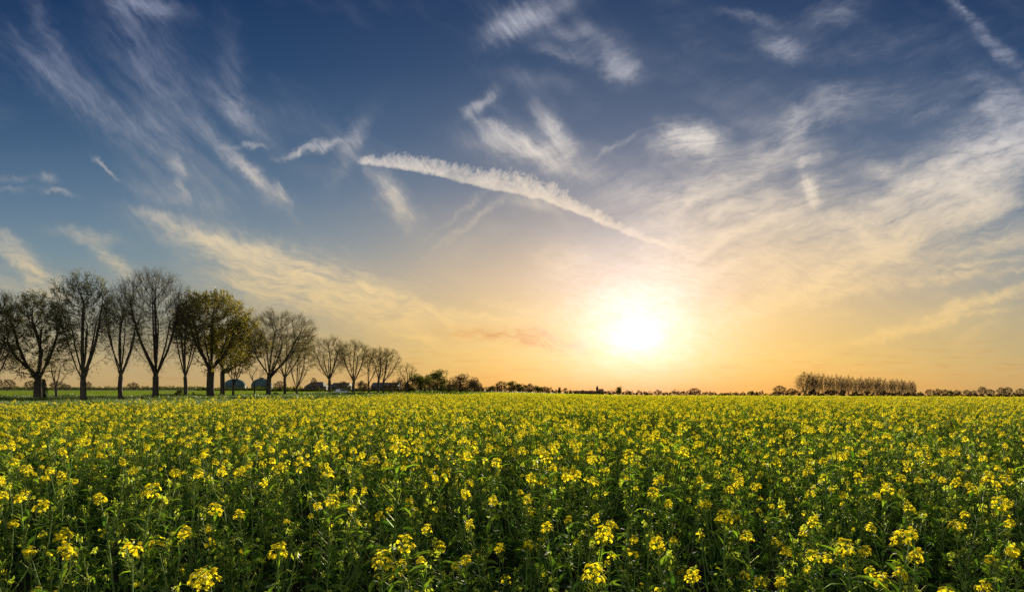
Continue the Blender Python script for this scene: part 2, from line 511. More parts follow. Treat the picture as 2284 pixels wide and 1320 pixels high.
def solid(name, stops, scale=4.0, rough=0.8, spec=0.3, bump=0.0, metal=0.0, stretch=None, detail=5):
    def b(nt, out):
        f = n_noise(nt, scale, detail, stretch=stretch)
        p = nt.nodes.new('ShaderNodeBsdfPrincipled')
        nt.links.new(n_ramp(nt, f, stops), p.inputs['Base Color'])
        p.inputs['Roughness'].default_value = rough; p.inputs['Specular IOR Level'].default_value = spec
        p.inputs['Metallic'].default_value = metal
        if bump:
            bm_ = nt.nodes.new('ShaderNodeBump'); bm_.inputs['Strength'].default_value = bump
            nt.links.new(f, bm_.inputs['Height']); nt.links.new(bm_.outputs[0], p.inputs['Normal'])
        nt.links.new(p.outputs[0], out.inputs[0])
    return mat(name, b)


M_petal = leafy('petal_yellow', [(0, (.84, .63, .010)), (.5, (.92, .77, .018)), (1, (.94, .86, .06))], (1.08, 1.04, 0.7), 0.8, 0.62, spec=.05)
M_bud = leafy('bud_green', [(0, (.26, .36, .04)), (1, (.55, .58, .05))], (1.1, 1.1, .6), 0.55, 0.5)
M_stem = leafy('stem_green', [(0, (.12, .20, .045)), (1, (.20, .29, .06))], (1, 1, .6), 0.7, 0.3, spec=.1)
M_leaf = leafy('rape_leaf', [(0, (.020, .055, .014)), (.45, (.058, .125, .022)), (.75, (.14, .23, .03)), (1, (.26, .36, .045))], (1.5, 1.6, .4), 0.7, 0.55, spec=.15)
M_bark = solid('oak_bark', [(.3, (.035, .028, .018)), (.7, (.095, .078, .048))], 6.0, 0.9, 0.2, 0.5, stretch=(1, 1, .25))
M_twig = solid('twig', [(.3, (.034, .025, .015)), (.7, (.060, .045, .025))], 3.0, 0.85, 0.2)
M_ivy = leafy('ivy_leaf', [(0, (.02, .05, .014)), (1, (.05, .10, .02))], (1.2, 1.2, .4), 0.4, 0.3)
M_budleaf = leafy('spring_leaf', [(0, (.12, .11, .014)), (.6, (.21, .19, .018)), (1, (.30, .26, .025))], (1.5, 1.35, .4), 0.55, 0.5)
M_duskleaf = leafy('opening_leaf', [(0, (.11, .115, .016)), (1, (.21, .20, .022))], (1.4, 1.3, .5), 0.6, 0.5)
M_green = leafy('hedge_leaf', [(0, (.045, .06, .013)), (1, (.11, .13, .022))], (1.3, 1.2, .5), 0.8, 0.4, spec=.1)
M_brownleaf = leafy('russet_twigs', [(0, (.045, .032, .016)), (1, (.095, .070, .028))], (1.1, 1.0, .6), 0.8, 0.25, spec=.1)
M_grass = leafy('verge_grass', [(0, (.045, .09, .018)), (.7, (.085, .14, .022)), (1, (.20, .20, .05))], (1.3, 1.3, .5), 0.5, 0.45)


def ground_build(nt, out):
    a = n_noise(nt, 3.0, 8); c = n_ramp(nt, a, [(.3, (.022, .017, .010)), (.55, (.045, .034, .02)), (.75, (.07, .055, .03))])
    b2 = n_noise(nt, 0.06, 6); g = n_ramp(nt, b2, [(.35, (.055, .06, .018)), (.65, (.09, .10, .03))])
    # bare loam near by, weathered stubble and weeds in the distance
    t = nt.nodes.new('ShaderNodeTexCoord'); ln = nt.nodes.new('ShaderNodeVectorMath'); ln.operation = 'LENGTH'
    nt.links.new(t.outputs['Object'], ln.inputs[0])
    mr = nt.nodes.new('ShaderNodeMapRange'); nt.links.new(ln.outputs['Value'], mr.inputs[0])
    mr.inputs[1].default_value = 22; mr.inputs[2].default_value = 45
    m = nt.nodes.new('ShaderNodeMix'); m.data_type = 'RGBA'
    nt.links.new(mr.outputs[0], m.inputs[0]); nt.links.new(c, m.inputs[6]); nt.links.new(g, m.inputs[7])
    p = nt.nodes.new('ShaderNodeBsdfPrincipled'); nt.links.new(m.outputs[2], p.inputs['Base Color']); p.inputs['Roughness'].default_value = 0.95
    p.inputs['Specular IOR Level'].default_value = 0.1
    bm_ = nt.nodes.new('ShaderNodeBump'); bm_.inputs['Strength'].default_value = 0.8; nt.links.new(a, bm_.inputs['Height'])
    nt.links.new(bm_.outputs[0], p.inputs['Normal']); nt.links.new(p.outputs[0], out.inputs[0])


M_ground = mat('field_soil', ground_build)
M_meadow = leafy('meadow_green', [(.35, (.06, .10, .010)), (.65, (.09, .14, .014))], (1.2, 1.3, .4), 0.6, 0.35, scale=0.05, spec=.2, island=False)
M_track = solid('track_earth', [(.3, (.035, .028, .018)), (.7, (.085, .066, .038))], 0.8, 0.95, 0.1, 0.3)


# ------------------------------------------------------------------ land
def polar_sheet(name, az0, az1, naz, radii, m, dzf=0.0):
    az = np.linspace(az0, az1, naz)
    mb = MB()
    A, Rr = np.meshgrid(az, radii)
    x = np.sin(A) * Rr; y = np.cos(A) * Rr
    z = ground_z(x, y) + dzf
    v = np.stack([x, y, z], -1).reshape(-1, 3)
    i, j = np.meshgrid(np.arange(naz - 1), np.arange(len(radii) - 1))
    i = i.ravel(); j = j.ravel()
    f = np.stack([j * naz + i, j * naz + i + 1, (j + 1) * naz + i + 1, (j + 1) * naz + i], 1)[:, ::-1]
    mb.add(v, f)
    return mb.obj(name, m, smooth=True)


ground = polar_sheet('ground', -math.pi, math.pi, 361, np.concatenate([[0.01], np.geomspace(1, 6000, 120)]), M_ground)
tag(ground, kind='structure')
azof = lambda px: math.atan((px - CX) / F)


def strip(name, pxs, near, far, nr, m, dz):
    """sheet between two depth profiles over the bearings of pxs"""
    mb = MB(); rows = []
    for k in range(nr + 1):
        t = k / nr
        Y = near * (far / near) ** t
        x = (pxs - CX) / F * Y
        rows.append(np.stack([x, Y, ground_z(x, Y) + dz], -1))
    v = np.concatenate(rows); n = len(pxs)
    i, j = np.meshgrid(np.arange(n - 1), np.arange(nr)); i = i.ravel(); j = j.ravel()
    f = np.stack([j * n + i, j * n + i + 1, (j + 1) * n + i + 1, (j + 1) * n + i], 1)
    mb.add(v, f)
    o = mb.obj(name, m, smooth=True)
    return tag(o, kind='structure')


pxs = np.linspace(-900, 1160, 100)
mead_near = np.interp(pxs, [-900, 0, 300, 600, 905, 1160], [112, 118, 122, 150, 235, 240])
strip('meadow', pxs, mead_near, np.full_like(pxs, 1500.0), 50, M_meadow, 0.03)
trk_near = np.interp(pxs, [-900, 0, 250, 500, 905], [84, 90, 88, 98, 190])
px_t = pxs < 910
strip('farm_track', pxs[px_t], trk_near[px_t], trk_near[px_t] + np.interp(pxs[px_t], [-900, 905], [5, 8]), 3, M_track, 0.012)

# ------------------------------------------------------------------ rapeseed
EDGE_X = [-900, 0, 300, 450, 600, 700, 800, 900, 1000, 1060, 1100, 1180, 1300, 3300]
EDGE_Y = [22, 23, 25, 27, 35, 44, 54, 62, 76, 105, 190, 300, 420, 420]
# beyond this depth the crop has not flowered (green band in front of the far oaks)
GREEN_X = [-900, 500, 600, 700, 800, 860, 905]
GREEN_Y = [200, 200, 31, 34, 43, 53, 200]


def head(rng, mbp, mbb, c, axis, R=0.03, nfl=20, fl=0.0095):
    """flower head: dome of four-petalled flowers round a knot of buds"""
    axis = axis / np.linalg.norm(axis)
    t = np.cross(axis, [0.3, 0.9, 0.2]); t /= np.linalg.norm(t); b = np.cross(axis, t)
    for k in range(nfl):
        phi = k * 2.399 + rng.uniform(-.3, .3)
        lat = rng.uniform(0.05, 1.0)
        th = 0.45 + lat * 1.25
        rad = R * rng.uniform(0.8, 1.15)
        d = (t * math.cos(phi) + b * math.sin(phi)) * math.sin(th) + axis * math.cos(th)
        p = c + d * rad + axis * (0.25 * R - lat * R * 0.9)
        nrm = d + axis * 0.55 + rng.normal(0, .25, 3); nrm /= np.linalg.norm(nrm)
        e1 = np.cross(nrm, rng.normal(size=3)); e1 /= np.linalg.norm(e1); e2 = np.cross(nrm, e1)
        V = []; Fc = []
        for q in range(4):
            a = q * math.pi / 2
            u = e1 * math.cos(a) + e2 * math.sin(a); w = np.cross(nrm, u)
            L = fl * rng.uniform(.9, 1.15); o0 = len(V)
            V += [p, p + u * L * .62 + w * L * .52 + nrm * L * .28, p + u * L * 1.05 + nrm * L * .12, p + u * L * .62 - w * L * .52 + nrm * L * .28]
            Fc.append((o0, o0 + 1, o0 + 2, o0 + 3))
        mbp.add(V, Fc, 3)
        q0 = c - axis * (lat * R * 1.2)
        mbb.tubes([q0], [p], 0.0009, 0.0007, 3, 2)
    buds = c + axis * R * 0.55 + rng.normal(0, R * .22, (9, 3))
    mbb.quads(buds, .0050, rng, 2, 1.3, 1.0)
    mbb.quads(buds + rng.normal(0, .002, (9, 3)), .0045, rng, 2, 1.2, 0.0)


def leaf(rng, mb, p, az, length, width, droop, mat_=0, segs=4, rise=0.7):
    d = np.array([math.cos(az), math.sin(az), 0.0]); side = np.array([-math.sin(az), math.cos(az), 0.0])
    tw = rng.uniform(-.7, .7)
    V = []; ang = rise; q = np.array(p, float); st_ = length / segs
    prof = [0.25, 0.85, 1.0, 0.7, 0.06] if segs == 4 else [0.4, 1.0, 0.1]
    for k in range(segs + 1):
        up = np.array([0, 0, 1.0]) * math.cos(ang) - d * math.sin(ang)
        s_ = side * math.cos(tw * k / segs) + up * math.sin(tw * k / segs)
        w = width * .5 * prof[k] * rng.uniform(.85, 1.15)
        V += [q - s_ * w + up * w * .35, q, q + s_ * w + up * w * .35]
        q = q + (d * math.cos(ang) + np.array([0, 0, 1.0]) * math.sin(ang)) * st_
        ang -= droop / segs * rng.uniform(.6, 1.4)
    Fc = []
    for k in range(segs):
        a = k * 3
        Fc += [(a, a + 1, a + 4, a + 3), (a + 1, a + 2, a + 5, a + 4)]
    mb.add(V, Fc, mat_)


def plant(seed, height, nheads, size=1.0, flower=1.0, low=1.0):
    """one rape plant: dict of MB per part"""
    rng = np.random.default_rng(seed)
    stem, fol, heads, clus = MB(), MB(), [], []
    lean = rng.normal(0, .05, 2)
    K = 7
    zs = np.linspace(0, 1, K)
    path = np.stack([lean[0] * height * zs ** 1.6, lean[1] * height * zs ** 1.6, zs * height], 1)
    path[1:-1, :2] += rng.normal(0, .006, (K - 2, 2))
    rad = np.linspace(.0075, .0028, K)
    stem.tubes(path[:-1], path[1:], rad[:-1], rad[1:], 5)
    at = lambda t: np.array([np.interp(t, zs, path[:, i]) for i in range(3)])
    tips = [(path[-1], path[-1] - path[-2])]
    nb = max(nheads - 1, 0) + rng.integers(2, 6)
    for k in range(nb):
        t = rng.uniform(.45, .84); s = at(t); az = rng.uniform(0, 6.283)
        rem = height * rng.uniform(.78, 1.0) - s[2]
        out = rem * rng.uniform(.35, .6)
        e = s + np.array([math.cos(az) * out, math.sin(az) * out, rem])
        mid = (s + e) / 2 + np.array([math.cos(az), math.sin(az), -.3]) * out * .22
        stem.tubes([s, mid], [mid, e], [.0038, .0028], [.0028, .002], 4)
        tips.append((e, e - mid))
        leaf(rng, fol, s, az + rng.uniform(-.4, .4), rng.uniform(.07, .13), rng.uniform(.016, .03), rng.uniform(.6, 1.8), 1)
    for i, (e, ax) in enumerate(tips):
        ax = ax / np.linalg.norm(ax)
        hp = MB()
        if i < nheads and flower > 0:
            f = flower * (1.0 if i == 0 else rng.uniform(.55, .95))
            head(rng, hp, hp, e, ax, R=.0235 * size * (0.75 + .3 * f), nfl=int(10 + 20 * f * size), fl=.0080)
            heads.append(hp)
        elif rng.random() < .22 and flower > 0:
            head(rng, hp, hp, e, ax, R=.017, nfl=rng.integers(4, 8), fl=.0078); heads.append(hp)
        else:
            bp = e + rng.normal(0, .008, (16, 3)) + ax * .008
            hp.quads(bp, .0062, rng, 2, 1.4, 1.2); clus.append(hp)
        # pedicels and young pods under each head
        for k in range(8):
            q = e - ax * rng.uniform(.012, .11); a = rng.uniform(0, 6.283)
            o = np.array([math.cos(a), math.sin(a), .5]) * rng.uniform(.012, .035)
            hp.tubes([q], [q + o], .0012, .0008, 3, 2)
    # slender pods and side shoots
    for k in range(14):
        s = at(rng.uniform(.45, .92)); a = rng.uniform(0, 6.283)
        o = np.array([math.cos(a), math.sin(a), rng.uniform(.4, 1.4)]) * rng.uniform(.03, .06)
        fol.tubes([s], [s + o], .0018, .0012, 3, 2)
        fol.quads([s + o], .006, rng, 2, 1.6, .6)
    # leaves up the stem
    for k in range(int(26 * low)):
        t = rng.uniform(.12, .97) ** .85; s = at(t)
        big = max(0.0, 1 - t * 1.25)
        leaf(rng, fol, s, rng.uniform(0, 6.283), rng.uniform(.06, .13) + big * .15, rng.uniform(.011, .024) + big * .07,
             rng.uniform(.7, 2.4), rise=rng.uniform(.2, 1.1), mat_=1)
    return dict(stem=stem, foliage=fol, heads=heads, clusters=clus)


VAR = []   # seed, height, heads, size, flower
VSPEC = [(1.20, 1, 1.30, 1.0), (1.14, 2, 1.0, .9), (1.08, 2, .95, .8), (1.16, 1, 1.05, .9), (1.10, 1, .8, .55), (1.04, 1, .85, .7),
         (1.22, 2, 1.2, 1.0), (1.06, 3, .85, .7), (1.04, 0, 1, 0), (1.10, 0, 1, 0), (.98, 0, 1, 0), (1.00, 2, .8, .5)]
VDESC = ['a single large round yellow head', 'two round yellow heads', 'two mid-sized yellow heads on spread branches', 'one medium yellow head and bare side shoots',
         'one small loose yellow head', 'one low mid-sized yellow head', 'a tall stem and broad full yellow heads', 'three small yellow heads spread on branches',
         'closed green buds and no open flowers', 'tall green buds and narrow upper leaves', 'short green leafy shoots below the flowers', 'two small pale heads low in the leaves']
for i, (h, nh, sz, flw) in enumerate(VSPEC):
    VAR.append(plant(100 + i, h, nh, sz, flw))
NFL = 8  # the first eight variants flower well


RAPE_MATS = [M_stem, M_leaf, M_bud, M_petal]


def whole(pl, name):
    """all parts of one plant as a single mesh, for the mass of the crop"""
    mb = MB()
    for src_ in [pl['stem'], pl['foliage']] + pl['heads'] + pl['clusters']:
        n0 = mb.n
        mb.v += src_.v; mb.f += [f + n0 for f in src_.f]; mb.m += src_.m; mb.n += src_.n
    return mb.obj(name, RAPE_MATS, link=False)


def far_patch(seed, size=4.0, per=13, flower=True):
    """a patch of crop for the distance: simplified plants at their real spacing"""
    rng = np.random.default_rng(seed)
    n = int(size * size * per)
    x = rng.uniform(-size / 2, size / 2, n); y = rng.uniform(-size / 2, size / 2, n)
    h = rng.normal(1.08, .07, n)
    mb = MB()
    z0 = np.zeros(n)
    mb.tubes(np.stack([x, y, z0 + .35], 1), np.stack([x, y, h], 1), .006, .004, 3, 0)
    for k in range(9):
        t = rng.uniform(.35, .97, n)
        r = rng.normal(0, .09, (n, 2))
        mb.quads(np.stack([x + r[:, 0], y + r[:, 1], h * t], 1), rng.uniform(.03, .075, n), rng, 1, 1.5, .3)
    if flower:
        nh = int(n * 1.5)
        ii = rng.integers(0, n, nh)
        hc = np.stack([x[ii] + rng.normal(0, .07, nh), y[ii] + rng.normal(0, .07, nh), h[ii] + rng.uniform(-.14, .03, nh)], 1)
        for k in range(9):
            mb.quads(hc + rng.normal(0, .014, (nh, 3)), rng.uniform(.009, .015, nh), rng, 3, 1.0, .8)
    else:
        for k in range(3):
            mb.quads(np.stack([x, y, h], 1) + rng.normal(0, .03, (n, 3)), .015, rng, 2, 1.2, .5)
    return mb.obj('far_patch', [M_stem, M_leaf, M_bud, M_petal], link=False)


src = bpy.data.collections.new('crop_sources')
src_objs = []
for i, pl in enumerate(VAR):
    o = whole(pl, 'a%02d_plant' % i); src_objs.append(o)
for i in range(4):
    o = far_patch(50 + i); o.name = 'b%02d_patch' % i; src_objs.append(o)
for i in range(2):
    o = far_patch(60 + i, flower=False); o.name = 'c%02d_patch' % i; src_objs.append(o)
for o in src_objs:
    src.objects.link(o)


def scatter(name, pts, idx, rot, scl, coll):
    """points that instance members of a collection by index"""
    me = bpy.data.meshes.new(name)
    me.vertices.add(len(pts)); me.vertices.foreach_set('co', np.asarray(pts, np.float32).reshape(-1))
    a = me.attributes.new('idx', 'INT', 'POINT'); a.data.foreach_set('value', np.asarray(idx, np.int32))
    a = me.attributes.new('rot', 'FLOAT_VECTOR', 'POINT'); a.data.foreach_set('vector', np.asarray(rot, np.float32).reshape(-1))
    a = me.attributes.new('scl', 'FLOAT_VECTOR', 'POINT'); a.data.foreach_set('vector', np.asarray(scl, np.float32).reshape(-1))
    me.update()
    o = bpy.data.objects.new(name, me); COL.objects.link(o)
    g = bpy.data.node_groups.new(name + '_scatter', 'GeometryNodeTree')
    g.interface.new_socket('Geometry', in_out='INPUT', socket_type='NodeSocketGeometry')
    g.interface.new_socket('Geometry', in_out='OUTPUT', socket_type='NodeSocketGeometry')
    gi = g.nodes.new('NodeGroupInput'); go = g.nodes.new('NodeGroupOutput')
    ci = g.nodes.new('GeometryNodeCollectionInfo'); ci.inputs['Collection'].default_value = coll
    ci.inputs['Separate Children'].default_value = True; ci.inputs['Reset Children'].default_value = True
    iop = g.nodes.new('GeometryNodeInstanceOnPoints'); iop.inputs['Pick Instance'].default_value = True

    def att(nm, dt):
        n = g.nodes.new('GeometryNodeInputNamedAttribute'); n.data_type = dt; n.inputs['Name'].default_value = nm
        return n.outputs['Attribute']
    g.links.new(gi.outputs[0], iop.inputs['Points']); g.links.new(ci.outputs[0], iop.inputs['Instance'])
    g.links.new(att('idx', 'INT'), iop.inputs['Instance Index'])
    g.links.new(att('rot', 'FLOAT_VECTOR'), iop.inputs['Rotation'])
    g.links.new(att('scl', 'FLOAT_VECTOR'), iop.inputs['Scale'])
    g.links.new(iop.outputs[0], go.inputs[0])
    md = o.modifiers.new('scatter', 'NODES'); md.node_group = g
    return o


rng = np.random.default_rng(7)
DENS = 12.5
cell = 1 / math.sqrt(DENS)
NEARMAX = 62.0
gx_, gy_ = np.meshgrid(np.arange(-75, 75, cell), np.arange(-1.2, NEARMAX, cell))
X = (gx_ + rng.uniform(-.5, .5, gx_.shape) * cell).ravel(); Y = (gy_ + rng.uniform(-.5, .5, gx_.shape) * cell).ravel()
D = np.hypot(X, Y)
PX = CX + F * X / np.maximum(Y, .1)
keep = (D > .75) & (np.abs(X) < 1.05 * np.maximum(Y, 0) + 2.5)
keep &= Y < np.interp(PX, EDGE_X, EDGE_Y) + rng.normal(0, .5, len(X))
X, Y, PX = X[keep], Y[keep], PX[keep]


def fbm2(x, y, s, seed):
    r = np.random.default_rng(seed); o = 0
    for k in range(5):
        a, b, c = r.uniform(-1, 1, 2) * s * 2 ** k * .7, r.uniform(0, 6.28), r.uniform(-1, 1, 2) * s * 2 ** k * .7
        o = o + (np.sin(x * a[0] + y * a[1] + b) + np.sin(x * c[0] - y * c[1] + b * 2)) / 2 ** (k * .6)
    return o / 4


pn = fbm2(X, Y, 1.1, 3)
pfl = np.clip(.50 + .34 * pn + .38 * sstep(7, 26, Y) - .10 * sstep(900, 1500, PX) * (1 - sstep(8, 16, Y)), .1, .95)
flw = rng.random(len(X)) < pfl
green = Y > np.interp(PX, GREEN_X, GREEN_Y)
flw &= ~green | (rng.random(len(X)) < .04)
w = np.array([2, 2.2, 1.6, 1.8, 1.4, 1.0, 1.2, 1.2]); w /= w.sum()
idx = np.where(flw, rng.choice(8, len(X), p=w), rng.choice([8, 9, 10, 11], len(X), p=[.34, .26, .26, .14]))
idx = np.where(green & ~flw, rng.choice([8, 9, 10], len(X)), idx)
scl1 = rng.normal(1.0, .075, len(X)) * (1 + .05 * fbm2(X, Y, .35, 9))
scl1 = np.where(flw, scl1 * 1.02, scl1 * .93)
rz = rng.uniform(0, 6.283, len(X)); tilt = rng.normal(0, .06, (len(X), 2))
Z = ground_z(X, Y)

# landmark plants: photo bearing and height of the flower head, turned into a place in the field
LAND = [(518, 1285, 0, 'rapeseed plant with a big round ring-shaped yellow head near the bottom edge, left of centre'),
        (453, 1278, 3, 'rapeseed plant with a ragged square head beside the ring-shaped one at the bottom edge'),
        (622, 1246, 6, 'rapeseed plant with the brightest tall clustered head right of the ring-shaped one'),
        (358, 1192, 1, 'rapeseed plant with twin yellow heads above the ragged square head'),
        (76, 1240, 3, 'rapeseed plant with orange-tinged head low in the left corner'),
        (122, 1212, 5, 'rapeseed plant with small loose head beside the orange-tinged one in the left corner'),
        (185, 1225, 2, 'rapeseed plant with a drooping chain of small heads near the left corner'),
        (1308, 1197, 0, 'rapeseed plant with the brightest solid round head below the sun'),
        (1268, 1184, 3, 'rapeseed plant with a flat-topped head just left of the bright round one below the sun'),
        (1330, 1298, 0, 'rapeseed plant with a large spiky head cut by the bottom edge below the sun'),
        (1678, 1215, 3, 'rapeseed plant with a tall narrow dense head right of the sun column'),
        (1175, 1213, 5, 'rapeseed plant with a small tapering head in the dark gap left of the sun column'),
        (2055, 1214, 0, 'rapeseed plant with a wide domed head, right of the close pair near the right corner'),
        (2028, 1226, 1, 'rapeseed plant with a rounded head, left one of the close pair near the right corner'),
        (1975, 1188, 3, 'rapeseed plant with a compact head above and left of the close pair at right'),
        (1925, 1228, 6, 'rapeseed plant with a tall loose column of flowers left of the close pair'),
        (1970, 1296, 2, 'rapeseed plant with stacked flowers cut by the bottom edge near the right corner'),
        (1746, 1314, 5, 'rapeseed plant with only the tip of its head showing at the bottom edge'),
        (1612, 1164, 0, 'rapeseed plant with a large dense head of many flowers right of the sun column'),
        (1838, 1160, 1, 'rapeseed plant with two bunched heads under the poplar row'),
        (930, 1212, 6, 'rapeseed plant with a wide double head in the middle of the foreground'),
        (728, 1120, 0, 'rapeseed plant with a tall arched head left of the middle'),
        (960, 1124, 1, 'rapeseed plant with a neat domed head in the middle of the field'),
        (1192, 1114, 3, 'rapeseed plant with a small arched head left of the sun column'),
        (1435, 1102, 6, 'rapeseed plant with a broad low crescent head directly under the sun'),
        (572, 1158, 3, 'rapeseed plant with a round head above the brightest tall cluster at left'),
        (2230, 1230, 1, 'rapeseed plant with a bow-shaped head by the right edge'),
        (2060, 1146, 1, 'rapeseed plant with head leaning right above the close pair at right'),
        (1966, 1090, 0, 'rapeseed plant with a tall pale head standing clear under the right end of the poplars'),
        (1512, 1136, 2, 'rapeseed plant with a loose trio of heads right below the sun'),
        (1035, 1250, 4, 'rapeseed plant with thin pale heads low in the middle foreground')]
lmx, lmy, lmi, lml = [], [], [], []
for (lx_, ly_, vi, lb) in LAND:
    hz = VSPEC[vi][0]
    Yd = (CAM_H - hz) * F / (ly_ - HY)
    lmx.append(xa(lx_, Yd)); lmy.append(Yd); lmi.append(vi); lml.append(lb)
lmx = np.array(lmx); lmy = np.array(lmy)
# make room for them
far_enough = np.ones(len(X), bool)
for a, b in zip(lmx, lmy):
    far_enough &= np.hypot(X - a, Y - b) > .13
    inline = (np.abs(X / np.maximum(Y, .1) - a / b) < .045) & (Y < b) & (Y > b - 1.2)
    scl1 = np.where(inline & (Y > 1), np.minimum(scl1, .86), scl1)
sel = far_enough
X, Y, PX, Z, idx, scl1, rz, tilt = X[sel], Y[sel], PX[sel], Z[sel], idx[sel], scl1[sel], rz[sel], tilt[sel]

top_py = HY + (CAM_H - 1.1 * scl1) * F / np.maximum(Y, .1)
inview = (PX > -60) & (PX < 2344) & (top_py < 1370) & (Y > 1.0)
order = np.argsort(np.where(inview, Y, 1e9))
NI = 299 - len(LAND)
ind = order[:NI]
mask = np.ones(len(X), bool); mask[ind] = False

# individual plants: one prototype per kind, then copies with their parts
GROUP = 'rapeseed plants at the front of the field'
protos = {}


def proto_parts(vi):
    pl = VAR[vi]; parts = []
    parts.append(('stem', pl['stem'].mesh('stem', RAPE_MATS)))
    parts.append(('foliage', pl['foliage'].mesh('foliage', RAPE_MATS)))
    for hd in pl['heads']:
        parts.append(('flower_head', hd.mesh('flower_head', RAPE_MATS)))
    for hd in pl['clusters']:
        parts.append(('bud_cluster', hd.mesh('bud_cluster', RAPE_MATS)))
    return parts


def put_plant(vi, x, y, s, r, tl, label):
    if vi not in protos:
        protos[vi] = proto_parts(vi)
    e = empty('rapeseed_plant', (x, y, gz(x, y)), r, s)
    e.rotation_euler = (tl[0], tl[1], r)
    tag(e, label, 'rapeseed plant', GROUP)
    for nm, me in protos[vi]:
        o = bpy.data.objects.new(nm, me); COL.objects.link(o); o.parent = e
    return e


for k in range(len(LAND)):
    put_plant(lmi[k], lmx[k], lmy[k], 1.0, rng.uniform(0, 6.28), (0, 0), lml[k])
for i in ind:
    put_plant(int(idx[i]), X[i], Y[i], float(scl1[i]), float(rz[i]), tilt[i], 'rapeseed plant with ' + VDESC[int(idx[i])] + ', in the front rows')

# everything behind them is one mass
Xf, Yf, Zf, If, Sf, Rf, Tf = X[mask], Y[mask], Z[mask], idx[mask], scl1[mask], rz[mask], tilt[mask]
ps = 4.0
ax_, ay_ = np.meshgrid(np.arange(-420, 420, ps), np.arange(NEARMAX + 1.5, 430, ps))
ax_ = ax_.ravel() + rng.uniform(-.3, .3, ax_.size); ay_ = ay_.ravel() + rng.uniform(-.3, .3, ax_.size)
apx = CX + F * ax_ / ay_
k2 = (ay_ < np.interp(apx, EDGE_X, EDGE_Y)) & (apx > 0) & (apx < 2750)
ax_, ay_, apx = ax_[k2], ay_[k2], apx[k2]
gidx = np.where((ay_ > np.interp(apx, GREEN_X, GREEN_Y)), rng.integers(16, 18, len(ax_)), rng.integers(12, 16, len(ax_)))
pts = np.concatenate([np.stack([Xf, Yf, Zf], 1), np.stack([ax_, ay_, ground_z(ax_, ay_)], 1)])
allidx = np.concatenate([If, gidx])
rot = np.concatenate([np.stack([Tf[:, 0], Tf[:, 1], Rf], 1), np.stack([ax_ * 0, ax_ * 0, rng.integers(0, 4, len(ax_)) * math.pi / 2], 1)])
scl = np.concatenate([np.stack([Sf] * 3, 1), np.stack([ax_ * 0 + 1.02] * 2 + [ax_ * 0 + 1.0], 1)])
crop = scatter('rapeseed_crop', pts, allidx, rot, scl, src)
tag(crop, 'dense yellow flowering rapeseed crop filling the field to the horizon', 'crop', kind='stuff')
print('crop points', len(pts))

# ------------------------------------------------------------------ verge grass
src2 = bpy.data.collections.new('verge_sources')
for i in range(4):
    r = np.random.default_rng(200 + i); mb = MB()
    n = 330
    bx = r.uniform(-.75, .75, (n, 2)); hh = r.uniform(.12, .38, n) * (1.5 if i == 3 else 1)
    b0 = np.stack([bx[:, 0], bx[:, 1], np.zeros(n)], 1)
    bend = r.normal(0, .10, (n, 2))
    tip = b0 + np.stack([bend[:, 0], bend[:, 1], hh], 1)
    sd_ = r.normal(0, 1, (n, 2)); sd_ /= np.linalg.norm(sd_, axis=1, keepdims=True)
    wv = np.stack([sd_[:, 0], sd_[:, 1], np.zeros(n)], 1) * .012
    mid = (b0 + tip) / 2 + np.array([0, 0, .03])
    V = np.stack([b0 - wv, b0 + wv, mid + wv, tip, mid - wv], 1)
    mb.add(V.reshape(-1, 3), np.arange(n * 5).reshape(-1, 5))
    if i >= 2:
        c = r.uniform(-.7, .7, (120, 2))
        mb.quads(np.stack([c[:, 0], c[:, 1], r.uniform(.1, .5, 120)], 1), r.uniform(.03, .07, 120), r, 0, 1.3, .6)
    src2.objects.link(mb.obj('v%02d_tuft' % i, M_grass, link=False))
vx, vy = np.meshgrid(np.arange(-150, 5, 1.15), np.arange(22, 245, 1.15))
vx = vx.ravel() + rng.uniform(-.5, .5, vx.size); vy = vy.ravel() + rng.uniform(-.5, .5, vx.size)
vpx = CX + F * vx / vy
k3 = (vpx > -350) & (vpx < 1080) & (vy > np.interp(vpx, EDGE_X, EDGE_Y)) & (vy < np.interp(vpx, [-900, 0, 300, 600, 905, 1160], [112, 118, 122, 150, 235, 245]) + rng.normal(0, 1.5, len(vx)))
tn = np.interp(vpx, pxs, trk_near)
k3 &= ~((vy > tn + .4) & (vy < tn + 4.5)) | (rng.random(len(vx)) < .35)
vx, vy = vx[k3], vy[k3]
n = len(vx)
vi_ = np.where(fbm2(vx, vy, .2, 5) > .15, rng.integers(2, 4, n), rng.integers(0, 2, n))
vs = rng.uniform(.8, 1.5, n)
verge = scatter('verge_grass', np.stack([vx, vy, ground_z(vx, vy)], 1), vi_, np.stack([vx * 0, vx * 0, rng.uniform(0, 6.28, n)], 1), np.stack([vs, vs, vs * rng.uniform(.7, 1.3, n)], 1), src2)
tag(verge, 'rough dark green grass and weeds under the oak row', 'grass', kind='stuff')


